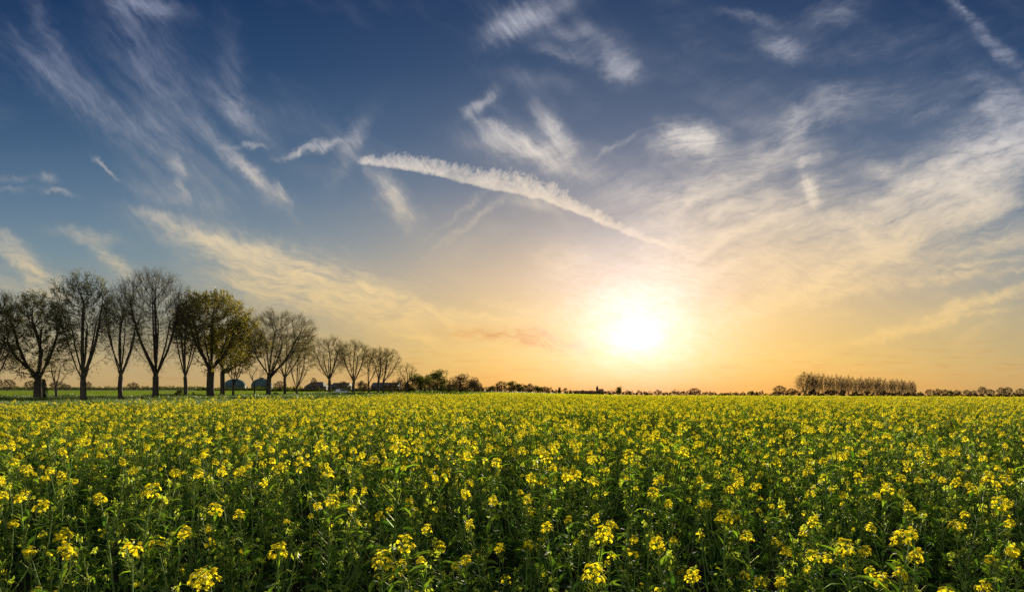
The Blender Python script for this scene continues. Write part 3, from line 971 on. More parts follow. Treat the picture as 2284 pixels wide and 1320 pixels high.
# the meadow beyond: short dense grass, lit through from behind
M_mgrass = leafy('meadow_blades', [(0, (.065, .115, .010)), (1, (.11, .165, .014))], (1.2, 1.1, .3), 0.6, 0.6, spec=.1)
src3 = bpy.data.collections.new('meadow_sources')
for i in range(2):
    r = np.random.default_rng(400 + i); mb = MB(); n = 2600
    b = r.uniform(-4, 4, (n, 2)); hh = r.uniform(.10, .24, n)
    a = r.uniform(0, 6.283, n); wv = np.stack([np.cos(a), np.sin(a), np.zeros(n)], 1) * .05
    b0 = np.stack([b[:, 0], b[:, 1], np.zeros(n)], 1); tp = b0 + np.stack([r.normal(0, .05, n), r.normal(0, .05, n), hh], 1)
    mb.add(np.stack([b0 - wv, b0 + wv, tp + wv * .3, tp - wv * .3], 1).reshape(-1, 3), np.arange(n * 4).reshape(-1, 4))
    src3.objects.link(mb.obj('m%02d_grass' % i, M_mgrass, link=False))
ux, uy = np.meshgrid(np.arange(-620, 30, 7.5), np.arange(112, 560, 7.5)); ux = ux.ravel(); uy = uy.ravel()
upx = CX + F * ux / uy
k4 = (upx > -200) & (upx < 1180) & (uy > np.interp(upx, [-900, 0, 300, 600, 905, 1180], [112, 118, 122, 150, 235, 240]) + 3)
ux, uy = ux[k4], uy[k4]; n = len(ux)
meadow_grass = scatter('meadow_grass', np.stack([ux, uy, ground_z(ux, uy) + .03], 1), rng.integers(0, 2, n), np.stack([ux * 0, ux * 0, rng.integers(0, 4, n) * math.pi / 2], 1), np.ones((n, 3)), src3)
tag(meadow_grass, 'bright green sunlit meadow grass beyond the oak row', 'grass', kind='stuff')


# ------------------------------------------------------------------ trees
def colonize(rng, trunk, limbs, attr, step, kill, iters=90, up=0.0, jitter=.12):
    """grow branches from seed polylines towards attraction points"""
    pos = []; par = []
    for p in trunk:
        pos.append(p); par.append(len(pos) - 2 if len(pos) > 1 else -1)
    fork = len(pos) - 1
    for (start, line) in limbs:
        prev = start if start >= 0 else fork
        for p in line:
            pos.append(p); par.append(prev); prev = len(pos) - 1
    pos = [np.asarray(p, float) for p in pos]
    P_ = np.array(pos); par = list(par)
    A = attr.copy()
    d = np.linalg.norm(A[:, None] - P_[None], axis=2); near = d.argmin(1); nd_ = d.min(1)
    for it in range(iters):
        live = nd_ > kill
        A, near, nd_ = A[live], near[live], nd_[live]
        if len(A) == 0: break
        dirs = (A - P_[near]) / nd_[:, None]
        u, inv = np.unique(near, return_inverse=True)
        s = np.zeros((len(u), 3)); np.add.at(s, inv, dirs)
        nn = np.linalg.norm(s, axis=1)
        ok = nn > 1e-3
        u, s, nn = u[ok], s[ok], nn[ok]
        s = s / nn[:, None] + rng.normal(0, jitter, s.shape); s[:, 2] += up
        s /= np.linalg.norm(s, axis=1, keepdims=True)
        new = P_[u] + s * step
        gap = np.linalg.norm(new[:, None] - P_[None], axis=2).min(1) > step * .55
        new, u = new[gap], u[gap]
        if len(new) == 0: break
        n0 = len(P_)
        P_ = np.concatenate([P_, new]); par += list(u)
        d = np.linalg.norm(A[:, None] - new[None], axis=2)
        m = d.min(1); am = d.argmin(1)
        b = m < nd_ - 1e-6
        near = np.where(b, am + n0, near); nd_ = np.where(b, m, nd_)
    return P_, np.array(par)


def tree_mesh(seed, H, fork_h, crown_bot, cx0, rx, ry, trunk_r, leafy_=0.0, nattr=1300, lean=0.0, nlimb=7, spread=.7, twig=1.0,
              exp_=1.95, shell=.75, leaf_m=0, leaf_s=.055, narrow=False, density=1.0, low_w=.62):
    """returns (trunk MB, crown MB); local coords, base at origin"""
    rng = np.random.default_rng(seed)
    k = max(4, int(fork_h / .6))
    tz = np.linspace(0, fork_h, k)
    w1, w2 = rng.normal(0, .10, 2)
    trunk = [(lean * z / H + w1 * math.sin(z * .9) * .6, w2 * math.sin(z * .7), z) for z in tz]
    f = np.array(trunk[-1])
    limbs = []
    ccz = (crown_bot + H) / 2; hz = (H - crown_bot) / 2
    for i in range(nlimb):
        az = i * 2 * math.pi / nlimb + rng.uniform(-.5, .5)
        tgt = np.array([cx0 + math.cos(az) * rx * spread, math.sin(az) * ry * spread, ccz + hz * rng.uniform(.0, .8)])
        L = rng.uniform(.62, .88)
        sidx = rng.integers(max(1, k - 2), k)
        s = np.array(trunk[sidx]); line = []
        m = max(3, int(np.linalg.norm(tgt - s) * L / .5))
        for j in range(1, m + 1):
            t = j / m * L
            p = s + (tgt - s) * t
            p[:2] += (p[:2] - s[:2]) * .35 * math.sin(math.pi * t) * (1 - t)
            p[2] -= 0.10 * hz * math.sin(math.pi * t)
            p += rng.normal(0, .02, 3)
            line.append(tuple(p))
        limbs.append((sidx, line))
    # low spreading limbs that sag before they rise
    if not narrow and H > 9:
        for i in range(4):
            az = i * 1.57 + rng.uniform(-.6, .6) + .4
            s = np.array(trunk[k - 1 - (i % 2)]); line = []
            tgt = np.array([cx0 + math.cos(az) * rx * .92, math.sin(az) * ry * .9, crown_bot + (H - crown_bot) * rng.uniform(.12, .3)])
            m = max(4, int(np.linalg.norm(tgt - s) * .75 / .5))
            for j in range(1, m + 1):
                t = j / m * .78
                p = s + (tgt - s) * t; p[2] += .5 * math.sin(t * 7 + i) * t + rng.normal(0, .03)
                line.append(tuple(p))
            limbs.append((k - 1 - (i % 2), line))
    # leader
    lw = rng.uniform(-.5, .5); line = []; m = int((ccz + hz * .3 - f[2]) / .5)
    for j in range(1, max(m, 2) + 1):
        t = j / max(m, 2)
        line.append((f[0] + (cx0 - f[0]) * t * .6 + lw * math.sin(t * 3.2), f[1] + lw * math.sin(t * 2.3 + 1) - lw * .84, f[2] + (ccz + hz * .3 - f[2]) * t))
    limbs.append((k - 1, line))
    # attraction points: more towards the outside of the crown
    A = []
    nblob = 9
    cen = rng.normal(size=(nblob, 3)); cen /= np.linalg.norm(cen, axis=1, keepdims=True)
    while len(A) < nattr:
        v = rng.normal(size=3); v /= np.linalg.norm(v)
        r = rng.uniform(0, 1) ** (1 / 3) if rng.random() > shell else rng.uniform(.62, 1.0)
        lump = 1 + .13 * math.sin(5 * math.atan2(v[1], v[0]) + seed) * math.cos(3.1 * v[2] + seed * 1.7) + .06 * math.sin(9 * v[0] + 7 * v[2] + seed)
        v = v * r * lump
        t = (v[2] + 1) / 2
        wlim = low_w + (1 - low_w) * min(1, t * 2.2) if not narrow else (.45 + .55 * math.sin(math.pi * min(1, t * .8 + .15)))
        v[0] *= wlim; v[1] *= wlim
        p = (cx0 + v[0] * rx, v[1] * ry, ccz + v[2] * hz)
        A.append(p)
    A = np.array(A)
    step = max(.22, H / 50)
    P_, par = colonize(rng, trunk, limbs, A, step, step * 1.25, up=.10, jitter=.06)
    n = len(P_)
    nch = np.zeros(n); tot = np.zeros(n)
    acc_ = np.zeros(n); tip = .012 * H / 16
    for i in range(n - 1, -1, -1):
        if acc_[i] == 0: acc_[i] = tip ** exp_
        if par[i] >= 0: acc_[par[i]] += acc_[i]; nch[par[i]] += 1
    r = acc_ ** (1 / exp_)
    r = tip + (r - tip) * (trunk_r - tip) / (r[0] - tip)
    # buttress
    zz = P_[:, 2]
    on_trunk = np.arange(n) < k
    r = np.where(on_trunk, r * (1 + .45 * np.exp(-zz / .5)), r)
    has = par >= 0
    ci = np.where(has)[0]; pi = par[ci]
    rp = np.minimum(r[pi], r[ci] * 1.35)
    T, C_ = MB(), MB()
    thick = r[ci] > trunk_r * .16
    T.tubes(P_[pi][thick], P_[ci][thick] + (P_[ci] - P_[pi])[thick] * .12, rp[thick], r[ci][thick], 8)
    thin = ~thick
    C_.tubes(P_[pi][thin], P_[ci][thin] + (P_[ci] - P_[pi])[thin] * .05, rp[thin], r[ci][thin], 3, 0)
    # twigs
    small = np.where((r < trunk_r * .12) & (np.arange(n) >= k))[0]
    cc = np.array([cx0, 0, ccz - hz * .4])
    reps = 3
    S = np.repeat(P_[small], reps, 0)
    out = S - cc; out /= np.maximum(np.linalg.norm(out, axis=1, keepdims=True), .01)
    d = out * .9 + rng.normal(0, .42, S.shape); d[:, 2] += .38; d /= np.linalg.norm(d, axis=1, keepdims=True)
    L = rng.uniform(.45, 1.15, len(S))[:, None] * H / 16
    mid = S + d * L * .55; d2 = d + rng.normal(0, .35, d.shape); end = mid + d2 * L * .5
    tr = .0075 * H / 16
    C_.tubes(S, mid, tr * 1.25, tr, 3, 0); C_.tubes(mid, end, tr, tr * .5, 3, 0)
    d3 = d + rng.normal(0, .6, d.shape); e3 = mid + d3 * L * .4
    C_.tubes(mid, e3, tr * .8, tr * .4, 3, 0)
    # buds or young leaves on the twigs
    nl = int(len(S) * leafy_)
    if nl:
        ii = rng.integers(0, len(S), nl)
        w = rng.random((nl, 1))
        c = mid[ii] * (1 - w) + np.where(rng.random((nl, 1)) < .5, end[ii], e3[ii]) * w + rng.normal(0, .05, (nl, 3))
        C_.quads(c, rng.uniform(.6, 1.3, nl) * leaf_s, rng, 1)
    return T, C_


def tree(px, base_py, top_py, Lpx, Rpx, bot_py, trunk_w, label, cat='oak tree', seed=1, leafy_=1.0, leaf=None, fork=None, name='oak_tree', group='oak row on the left of the field', depth=None, **kw):
    Yd = depth or CAM_H * F / (base_py - HY)
    x = xa(px, Yd); z = gz(x, Yd)
    m = Yd / F
    H = CAM_H + (HY - top_py) * m - z
    fork_h = CAM_H + (HY - (fork or bot_py)) * m - z
    bot = CAM_H + (HY - bot_py) * m - z
    cx0 = ((Lpx + Rpx) / 2 - px) * m; rx = (Rpx - Lpx) / 2 * m * 1.07
    T, C_ = tree_mesh(seed, H, fork_h, bot, cx0, rx, rx * .85, trunk_w * m / 2, leafy_, **kw)
    e = empty(name, (x, Yd, z - .03))
    tag(e, label, cat, group)
    T.obj('trunk', M_bark, e, smooth=True)
    C_.obj('crown', [M_twig, leaf or M_duskleaf], e)
    return e


tree(-22, 900, 652, -85, 46, 830, 12, 'bare oak cut off by the left edge of the picture, only its right side showing', seed=11, leafy_=2.0, fork=840)
tree(83, 898, 656, -2, 152, 838, 15, 'wide low-branching oak with ivy-dark forked trunk, first whole tree from the left', seed=12, leafy_=2.6, fork=836, nattr=1500, nlimb=6, low_w=.78, leaf_s=.09)
tree(126, 891, 795, 98, 158, 858, 4.5, 'thin bare sapling with crooked straight stem behind the wide oak at left', cat='sapling', name='sapling', seed=13, leafy_=.2, fork=862, nattr=240, nlimb=3)
tree(186, 899, 612, 122, 252, 800, 11.5, 'tall oak with a trunk that splits low into two steep limbs, second from the left', seed=14, leafy_=2.4, fork=838, nattr=1600, nlimb=6, spread=.62, leaf_s=.08)
tree(270, 897, 648, 226, 318, 800, 9, 'slender leaning oak with a narrow crown between the two tallest oaks', seed=15, leafy_=3.0, fork=828, nattr=900, nlimb=6, leaf=M_duskleaf)
tree(347, 893, 602, 270, 420, 800, 12.5, 'tallest oak of the row, fan of bare rising limbs on a straight trunk', seed=16, leafy_=1.3, fork=830, nattr=1900, nlimb=9, spread=.7)
tree(413, 893, 662, 378, 456, 800, 8, 'narrow oak with small shrub at its foot, right of the tallest oak', seed=17, leafy_=3.0, fork=832, nattr=800, nlimb=4)
tree(470, 891, 653, 396, 556, 800, 16, 'broad thick-trunked oak with olive green young leaves filling its crown', seed=18, leafy_=5.0, leaf=M_budleaf, fork=826, nattr=1900, nlimb=9, leaf_s=.11, low_w=.75)
tree(496, 886, 730, 465, 596, 812, 10, 'golden-leaved oak close behind the broad olive green oak', seed=19, leafy_=5.5, leaf=M_budleaf, fork=828, nattr=900, leaf_s=.12)
tree(520, 889, 785, 490, 562, 838, 5, 'small leafy young oak in front of the left dome', seed=20, leafy_=3.0, leaf=M_budleaf, fork=848, nattr=320, nlimb=4, leaf_s=.10)
tree(567, 886, 812, 545, 592, 850, 3, 'crooked thin sapling in front of the right dome', cat='sapling', name='sapling', seed=21, leafy_=.6, fork=855, nattr=140, nlimb=3)
tree(600, 887, 695, 545, 702, 812, 11, 'wide domed bare oak reaching out to the right, in front of the right dome', seed=22, leafy_=1.8, leaf=M_budleaf, fork=838, nattr=1900, nlimb=9, spread=.8, low_w=.78)
tree(635, 884, 740, 592, 695, 815, 6, 'thinner oak right behind the wide domed oak', seed=23, leafy_=2.2, leaf=M_budleaf, fork=842, nattr=700, nlimb=4)
tree(661, 882, 772, 634, 702, 840, 5, 'low many-stemmed oak left of the farm sheds', seed=24, leafy_=2.6, leaf=M_budleaf, fork=868, nattr=420, nlimb=6)
tree(735, 880, 751, 690, 778, 832, 6.5, 'round-crowned bare oak left of the white car', seed=25, leafy_=2.2, leaf=M_budleaf, fork=844, nattr=1300, nlimb=6, low_w=.78)
tree(789, 880, 761, 750, 832, 832, 6.5, 'fan-shaped bare oak right of the white car', seed=26, leafy_=2.6, leaf=M_budleaf, fork=848, nattr=1200, nlimb=6, low_w=.78)
tree(822, 880, 776, 812, 852, 838, 3.5, 'slim bare oak between the fan-shaped oak and the forked one', seed=27, leafy_=2.2, leaf=M_budleaf, fork=850, nattr=450, nlimb=3)
tree(844, 880, 774, 826, 874, 836, 5, 'bare forked oak near the right end of the row', seed=28, leafy_=2.2, leaf=M_budleaf, fork=846, nattr=700, nlimb=4)
tree(855, 880, 778, 846, 893, 838, 4.5, 'last bare oak of the row with its crown leaning right', seed=29, leafy_=2.2, leaf=M_budleaf, fork=850, nattr=600, nlimb=4)
tree(907, 880, 810, 886, 928, 852, 4, 'thin bare tree rising above the bushes at the right end of the oak row', seed=30, cat='tree', name='bare_tree', leafy_=1.5, leaf=M_budleaf, fork=855, nattr=420, nlimb=5, group='copse right of the oak row')

# ivy-clad broken trunk beside the wide oak
Yd = CAM_H * F / (896 - HY); x0 = xa(96, Yd); m_ = Yd / F
e = empty('dead_trunk', (x0, Yd, gz(x0, Yd)))
tag(e, 'short dead trunk wrapped in ivy with a pale forked branch beside the wide oak', 'dead tree')
mb = MB(); r = np.random.default_rng(5)
pth = np.array([(0, 0, 0), (.05, 0, .8), (-.05, .1, 1.7), (.08, .05, 2.6), (0, 0, 3.0)])
mb.tubes(pth[:-1], pth[1:], [.34, .30, .28, .24], [.30, .28, .24, .15], 8)
mb.obj('trunk', M_bark, e, smooth=True)
mb = MB(); br = np.array([(.1, -.2, .0), (.15, -.3, .9), (.3, -.35, 1.8), (.5, -.4, 2.6), (.9, -.3, 3.2)])
mb.tubes(br[:-1], br[1:], [.07, .06, .045, .03], [.06, .045, .03, .015], 5)
mb.tubes([br[1]], [(-.2, -.35, 2.2)], .045, .02, 5)
mb.obj('branch', solid('pale_wood', [(.3, (.16, .12, .07)), (.7, (.3, .24, .15))], 5), e)
mb = MB(); zz = r.uniform(.6, 3.2, 900); aa = r.uniform(0, 6.28, 900); rd = .32 + .22 * np.sin(zz * 1.2) * r.uniform(.6, 1.2, 900)
mb.quads(np.stack([np.cos(aa) * rd, np.sin(aa) * rd, zz], 1), .07, r)
mb.obj('ivy', M_ivy, e)


# ------------------------------------------------------------------ bushes and leafy trees farther off
def crown_blobs(rng, H, rx, n, size, bot=.25, nblob=24):
    """leaf clumps spread through an uneven crown"""
    c = rng.normal(size=(nblob, 3)); c /= np.linalg.norm(c, axis=1, keepdims=True)
    c *= rng.uniform(.30, .80, (nblob, 1))
    c[:, :2] *= np.sqrt(np.clip(1.15 - .5 * np.clip(c[:, 2:3], -.2, 1), .3, 1.1))
    cz = H * (1 + bot) / 2; hz = H * (1 - bot) / 2
    ii = rng.integers(0, nblob, n)
    rad = rng.uniform(.22, .42, nblob)
    q = rng.normal(size=(n, 3)); q /= np.linalg.norm(q, axis=1, keepdims=True)
    q = c[ii] + q * rad[ii][:, None] * rng.uniform(.55, 1.0, (n, 1))
    q[:, 2] = np.clip(q[:, 2], -1, 1.05)
    return np.stack([q[:, 0] * rx, q[:, 1] * rx * .9, cz + q[:, 2] * hz], 1)


def leafy_tree(seed, H, rx, n=1500, size=.16, bot=.2, tr=.15, mats=None, twigs=160):
    rng = np.random.default_rng(seed); T, C_ = MB(), MB()
    zs = np.linspace(0, H * .7, 6); pth = np.stack([rng.normal(0, .05, 6), rng.normal(0, .05, 6), zs], 1)
    rr_ = np.linspace(tr, tr * .4, 6)
    T.tubes(pth[:-1], pth[1:], rr_[:-1], rr_[1:], 6)
    pts_ = crown_blobs(rng, H, rx, n, size, bot)
    tg = pts_[rng.integers(0, n, 14)] * np.array([.8, .8, .95])
    st_ = pth[rng.integers(1, 6, 14)]
    md = (st_ + tg) / 2 - np.array([0, 0, .05 * H])
    T.tubes(st_, md, tr * .4, tr * .28, 4); T.tubes(md, tg, tr * .28, tr * .1, 4)
    C_.quads(pts_, rng.uniform(.6, 1.4, n) * size, rng, 1)
    a = pts_[rng.integers(0, n, twigs)]; d = rng.normal(0, .5, a.shape) + np.array([0, 0, .6])
    C_.tubes(a, a + d * size * 4, size * .10, size * .05, 3, 0)
    return T, C_


PROTO = {}


def far_tree(kind, px, Yd, top_py, wpx, label, group, name='tree', cat='tree', base_off=0.0, seed=0):
    """place a copy of a prototype so that it stands at its own depth with its own height and width"""
    x = xa(px, Yd); z = gz(x, Yd); m = Yd / F
    H = CAM_H + (HY - top_py) * m - z; rx = wpx * m / 2 * 1.15
    T, C_, h0, r0, mats = PROTO[kind]
    e = empty(name, (x, Yd, z - .02), (seed * 1.7) % 6.28, (rx / r0, rx / r0, H / h0))
    tag(e, label, cat, group)
    for nm, me in (('trunk', T), ('crown', C_)):
        o = bpy.data.objects.new(nm, me); COL.objects.link(o); o.parent = e
    return e


def add_proto(key, T, C_, h0, r0, mats):
    PROTO[key] = (T.mesh('trunk', M_bark), C_.mesh('crown', mats), h0, r0, mats)


for i in range(3):
    add_proto('round%d' % i, *leafy_tree(300 + i, 9, 3.6, 3600, .17, .03), 9, 3.6, [M_twig, M_green])
    add_proto('brown%d' % i, *leafy_tree(310 + i, 8, 5, 3800, .14, .0, twigs=1200), 8, 5, [M_twig, M_brownleaf])
    T, C_ = tree_mesh(320 + i, 10, 2.2, 2.2, 0, 4.2, 4.0, .22, 1.6, nattr=420, nlimb=5, leaf_s=.16, twig=1)
    add_proto('open%d' % i, T, C_, 10, 4.2, [M_twig, M_brownleaf])
    T, C_ = tree_mesh(330 + i, 20, 3.0, 3.0, 0, 3.6, 3.4, .28, 1.2, nattr=900, nlimb=10, spread=.5, leaf_s=.14, narrow=True, shell=.4)
    add_proto('poplar%d' % i, T, C_, 20, 3.6, [M_twig, M_brownleaf])
for i in range(2):
    add_proto('bush%d' % i, *leafy_tree(340 + i, 2.0, 1.1, 700, .09, .0, tr=.04), 2.0, 1.1, [M_twig, M_green])

# copse at the right end of the oak row
g = 'copse right of the oak row'
far_tree('round0', 936, 195, 823, 52, 'rounded olive green tree right of the thin bare tree', g, seed=1)
far_tree('round1', 976, 192, 821, 52, 'rounded bright green tree with a sunlit right side, right end of the copse', g, seed=2)
far_tree('brown0', 958, 215, 832, 40, 'brownish tree filling the gap between the two rounded green ones', g, seed=3)
far_tree('brown1', 1026, 225, 829, 78, 'wide russet hawthorn-like tree right of the green trees', g, seed=4)
far_tree('brown2', 1058, 235, 842, 54, 'lower russet bush sloping down to the right', g, seed=5, cat='bush')
far_tree('brown1', 893, 200, 838, 36, 'dark brown bush at the foot of the thin bare tree', g, seed=6, cat='bush')
far_tree('round2', 915, 190, 848, 34, 'low dark green bush left of the rounded olive tree', g, seed=7, cat='bush')
far_tree('brown0', 870, 205, 852, 34, 'dark bush under the last bare oak', g, seed=8, cat='bush')
far_tree('round2', 1000, 240, 850, 50, 'dark bush behind the gap before the russet tree', g, seed=9, cat='bush')

g = 'bushes under the oak row'
far_tree('bush0', 399, 92, 862, 22, 'small round green shrub at the foot of the narrow oak', g, name='shrub', cat='shrub', seed=1)
far_tree('bush1', 430, 120, 872, 10, 'tiny shrub on the meadow between the narrow and the broad oak', g, name='shrub', cat='shrub', seed=2)
far_tree('bush0', 617, 135, 873, 18, 'low dark shrub between the wide domed oak and the thinner one', g, name='shrub', cat='shrub', seed=3)
far_tree('bush1', 300, 96, 884, 22, 'low clump of weeds left of the tallest oak', g, name='shrub', cat='shrub', seed=4)
far_tree('bush0', 709, 330, 862, 12, 'yellow-green shrub before the first shed', g, name='shrub', cat='shrub', seed=5)
far_tree('bush1', 778, 260, 856, 16, 'yellow-green shrub left of the fan-shaped oak', g, name='shrub', cat='shrub', seed=6)
far_tree('brown0', 810, 230, 846, 34, 'dark thicket right of the fan-shaped oak', g, name='bush', cat='bush', seed=7)

# lone trees beyond the meadow
g = 'lone trees beyond the meadow'
for i, (px, tp, wd_, D_, lb) in enumerate([
        (16, 846, 30, 420, 'lone round bare tree beyond the meadow by the left edge'),
        (68, 849, 22, 460, 'lone bare tree beyond the meadow just left of the wide oak trunk'),
        (128, 850, 26, 440, 'lone bare tree beyond the meadow behind the thin sapling'),
        (197, 851, 12, 520, 'small lone tree beyond the meadow right of the second oak trunk'),
        (297, 853, 22, 560, 'small lone tree beyond the meadow between the third and tallest oak'),
        (148, 857, 18, 560, 'low bushy tree beyond the meadow right of the sapling'),
        (700, 842, 12, 420, 'narrow bare tree behind the first shed roof'),
        (625, 850, 26, 430, 'low spreading tree between the domes and the sheds'),
        (765, 850, 22, 380, 'low leafy tree before the middle shed')]):
    far_tree('open%d' % (i % 3), px, D_, tp, wd_, lb, g, seed=i)

# far hedge and woods as masses
def mass(name, label, segs, seed, mats, cat='wood', dens=1.0):
    """segs: (px0, px1, depth, top_py0, top_py1, thickness)"""
    rng = np.random.default_rng(seed); mb = MB()
    for (p0, p1, Yd, t0, t1, th) in segs:
        m = Yd / F
        width = (p1 - p0) * m
        # continuous lower layer of the hedge
        nf = int(width * 26)
        u = rng.random(nf); Yf_ = Yd + rng.uniform(0, min(th, 6), nf); xf_ = (p0 + (p1 - p0) * u - CX) / F * Yf_; zf_ = ground_z(xf_, Yf_)
        hf_ = (CAM_H + (HY - (t0 + (t1 - t0) * u)) * Yf_ / F - zf_) * (.62 + .16 * np.sin(u * width * .31) + .12 * np.sin(u * width * .83 + 1))
        mb.quads(np.stack([xf_, Yf_, zf_ + np.maximum(hf_, 1.2) * rng.uniform(0, 1, nf)], 1), rng.uniform(.25, .6, nf), rng, 1)
        n = max(3, int(width / 3.0))
        for k in range(n):
            u = (k + rng.uniform(0, 1)) / n
            px = p0 + (p1 - p0) * u; Y2 = Yd + rng.uniform(0, th)
            x = xa(px, Y2); z = gz(x, Y2)
            H = (CAM_H + (HY - (t0 + (t1 - t0) * u)) * Y2 / F - z) * rng.choice([rng.uniform(.45, .8), rng.uniform(.85, 1.12)])
            H = max(H, 2.0); rx = max(2.0, H * rng.uniform(.36, .6))
            q = crown_blobs(rng, H, rx, int(95 * dens), .4, 0.0, 8)
            mb.quads(q + np.array([x, Y2, z]), rng.uniform(.35, .8, len(q)) * max(1, H / 9), rng, 1)
            mb.tubes([(x, Y2, z)], [(x, Y2, z + H * .7)], .18, .08, 4, 0)
    o = mb.obj(name, [M_twig] + mats)
    return tag(o, label, cat, kind='stuff')


mass('far_forest', 'long low dark forest edge beyond the green meadow at left', [(-400, 460, 1350, 860, 859, 60), (-400, 460, 1300, 863, 863, 10), (440, 640, 900, 861, 862, 30), (560, 1080, 640, 860, 861, 20)], 1, [M_green])
mass('far_hedge', 'dark hedge in front of the farm sheds', [(600, 905, 395, 866, 866, 5), (440, 600, 560, 864, 865, 6)], 2, [M_green], 'hedge')
mass('far_woods', 'distant sunlit woods and hedges under the setting sun', [(1060, 1110, 620, 864, 858, 20), (1210, 1275, 660, 862, 865, 20), (1270, 1380, 660, 867, 867, 20), (1380, 1500, 700, 870, 866, 30),
      (1500, 1620, 760, 867, 873, 30), (1615, 1740, 760, 873, 872, 30), (1735, 1790, 640, 871, 868, 30), (1100, 1210, 650, 855, 856, 30), (2280, 2700, 640, 868, 868, 60)], 3, [M_brownleaf])
mass('undergrowth', 'dark shrub layer along the foot of the poplar row', [(1788, 1860, 425, 866, 868, 8), (1860, 2046, 445, 868, 870, 40), (2040, 2284, 620, 876, 876, 10)], 4, [M_brownleaf], 'undergrowth', 1.3)

g = 'distant trees under the sun'
spec = [(1093, 858, 22, 600, 'round0', 'small dark rounded tree at the left end of the distant wood'),
        (1118, 850, 24, 620, 'open0', 'distant tree with an open left side, second of the wood'),
        (1140, 848, 28, 620, 'round1', 'highest rounded tree of the distant wood'),
        (1160, 850, 26, 630, 'round2', 'distant tree right of the highest of the wood'),
        (1180, 853, 26, 620, 'brown0', 'distant brownish tree in the right half of the wood'),
        (1200, 857, 24, 640, 'round0', 'distant rounded tree before the wood steps down'),
        (1216, 862, 20, 640, 'open1', 'smaller open tree at the right end of the wood'),
        (1248, 862, 10, 680, 'round1', 'narrow dark tree just past the wood'),
        (1380, 857, 17, 640, 'round2', 'single golden lit tree standing above the hedge left of the sun'),
        (1402, 868, 14, 700, 'brown1', 'low round tree right of the golden lit tree'),
        (1549, 865, 24, 720, 'open2', 'small fan-shaped bare tree on the horizon right of the sun'),
        (1676, 868, 13, 720, 'round0', 'small dark round tree on the horizon left of the poplars'),
        (1688, 871, 10, 720, 'brown2', 'lower tree right beside the small dark round one'),
        (1739, 860, 24, 640, 'open0', 'bare tree standing just left of the poplar row'),
        (1765, 866, 20, 640, 'open1', 'lower bare tree touching the left end of the poplar row'),
        (1640, 873, 10, 740, 'brown0', 'tiny tree on the horizon midway between sun and poplars')]
for i, (px, tp, wd_, D_, kd, lb) in enumerate(spec):
    far_tree(kd, px, D_, tp, wd_, lb, g, seed=i)

g = 'poplar row on the right'
NP = 27
for i in range(NP):
    u = i / (NP - 1)
    px = 1800 + (2036 - 1800) * u + rng.uniform(-2, 2) - (5 if i == 0 else 0)
    if 7 <= i: px += 5 * (1 - u)
    D_ = 420 + 175 * u
    tp = np.interp(px, [1800, 1850, 1950, 2010, 2040], [832, 837, 843, 848, 852]) + rng.uniform(-2.4, 1.6)
    wd_ = (34 if i == 0 else 24 if i == 1 else 15 - 2 * u) * rng.uniform(.9, 1.15)
    ordn = ['first', 'second', 'third', 'fourth', 'fifth', 'sixth', 'seventh', 'eighth', 'ninth', 'tenth', 'eleventh', 'twelfth', 'thirteenth', 'fourteenth']
    if i == 0: lb = 'wide spreading bare poplar at the left end of the poplar row'
    elif i == NP - 1: lb = 'shortest bare poplar at the right end of the poplar row'
    elif i < 14: lb = 'bare poplar, %s from the left end of the row' % ordn[i]
    else: lb = 'bare poplar, %s from the right end of the row' % ordn[NP - 1 - i]
    far_tree('poplar%d' % (i % 3), px, D_, tp, wd_, lb, g, name='poplar_tree', cat='poplar', seed=i)

g = 'far trees right of the poplars'
for i, (px, tp, wd_, kd, lb) in enumerate([
        (2052, 872, 14, 'brown0', 'low bush at the right foot of the poplar row'),
        (2074, 868, 18, 'open0', 'first bare tree right of the poplar row'),
        (2092, 867, 16, 'open1', 'bare tree beside the first one right of the poplars'),
        (2107, 868, 14, 'open2', 'third bare tree right of the poplars'),
        (2121, 866, 13, 'round0', 'small dark full-crowned tree right of the poplars'),
        (2138, 867, 18, 'brown1', 'pointed dark tree right of the small dark full one'),
        (2156, 869, 14, 'open0', 'low bare tree before the gap right of the pointed dark tree'),
        (2172, 870, 12, 'open1', 'lowest bare tree of the right-hand row'),
        (2191, 862, 17, 'open2', 'tallest bare tree of the right-hand row'),
        (2208, 868, 17, 'open0', 'bare tree just right of the tallest of the right-hand row'),
        (2233, 864, 17, 'open1', 'left tree of the tall pair near the right edge'),
        (2247, 863, 18, 'open2', 'right tree of the tall pair near the right edge'),
        (2262, 872, 12, 'brown2', 'low tree between the tall pair and the right edge'),
        (2277, 866, 17, 'open0', 'bare tree cut by the right edge of the picture'),
        (2300, 867, 18, 'open1', 'bare tree just beyond the right edge of the picture')][:14]):
    far_tree(kd, px, 610 + (i % 3) * 8, tp, wd_, lb, g, seed=i)

# ------------------------------------------------------------------ farm buildings, domes, spire, car, post
M_dome = solid('dome_foil', [(.35, (.05, .085, .085)), (.7, (.08, .12, .115))], .4, .9, .1)
M_tank = solid('tank_wall', [(.35, (.05, .08, .05)), (.7, (.08, .11, .065))], .6, .7, .3, stretch=(1, 1, .2))
M_roof = solid('fibre_roof', [(.35, (.06, .05, .042)), (.7, (.10, .08, .065))], 1.2, .8, .3, .2, stretch=(6, .3, 1))
M_wall = solid('shed_wall', [(.35, (.09, .075, .055)), (.7, (.16, .13, .10))], .7, .85, .2)
M_dark = solid('dark_opening', [(0, (.015, .014, .013)), (1, (.025, .022, .02))], 1, .6)
M_white = solid('white_paint', [(.3, (.62, .60, .56)), (.7, (.78, .76, .72))], 2.5, .35, .5)
M_glass = solid('tinted_glass', [(0, (.02, .024, .03)), (1, (.04, .045, .05))], 2, .08, .8)
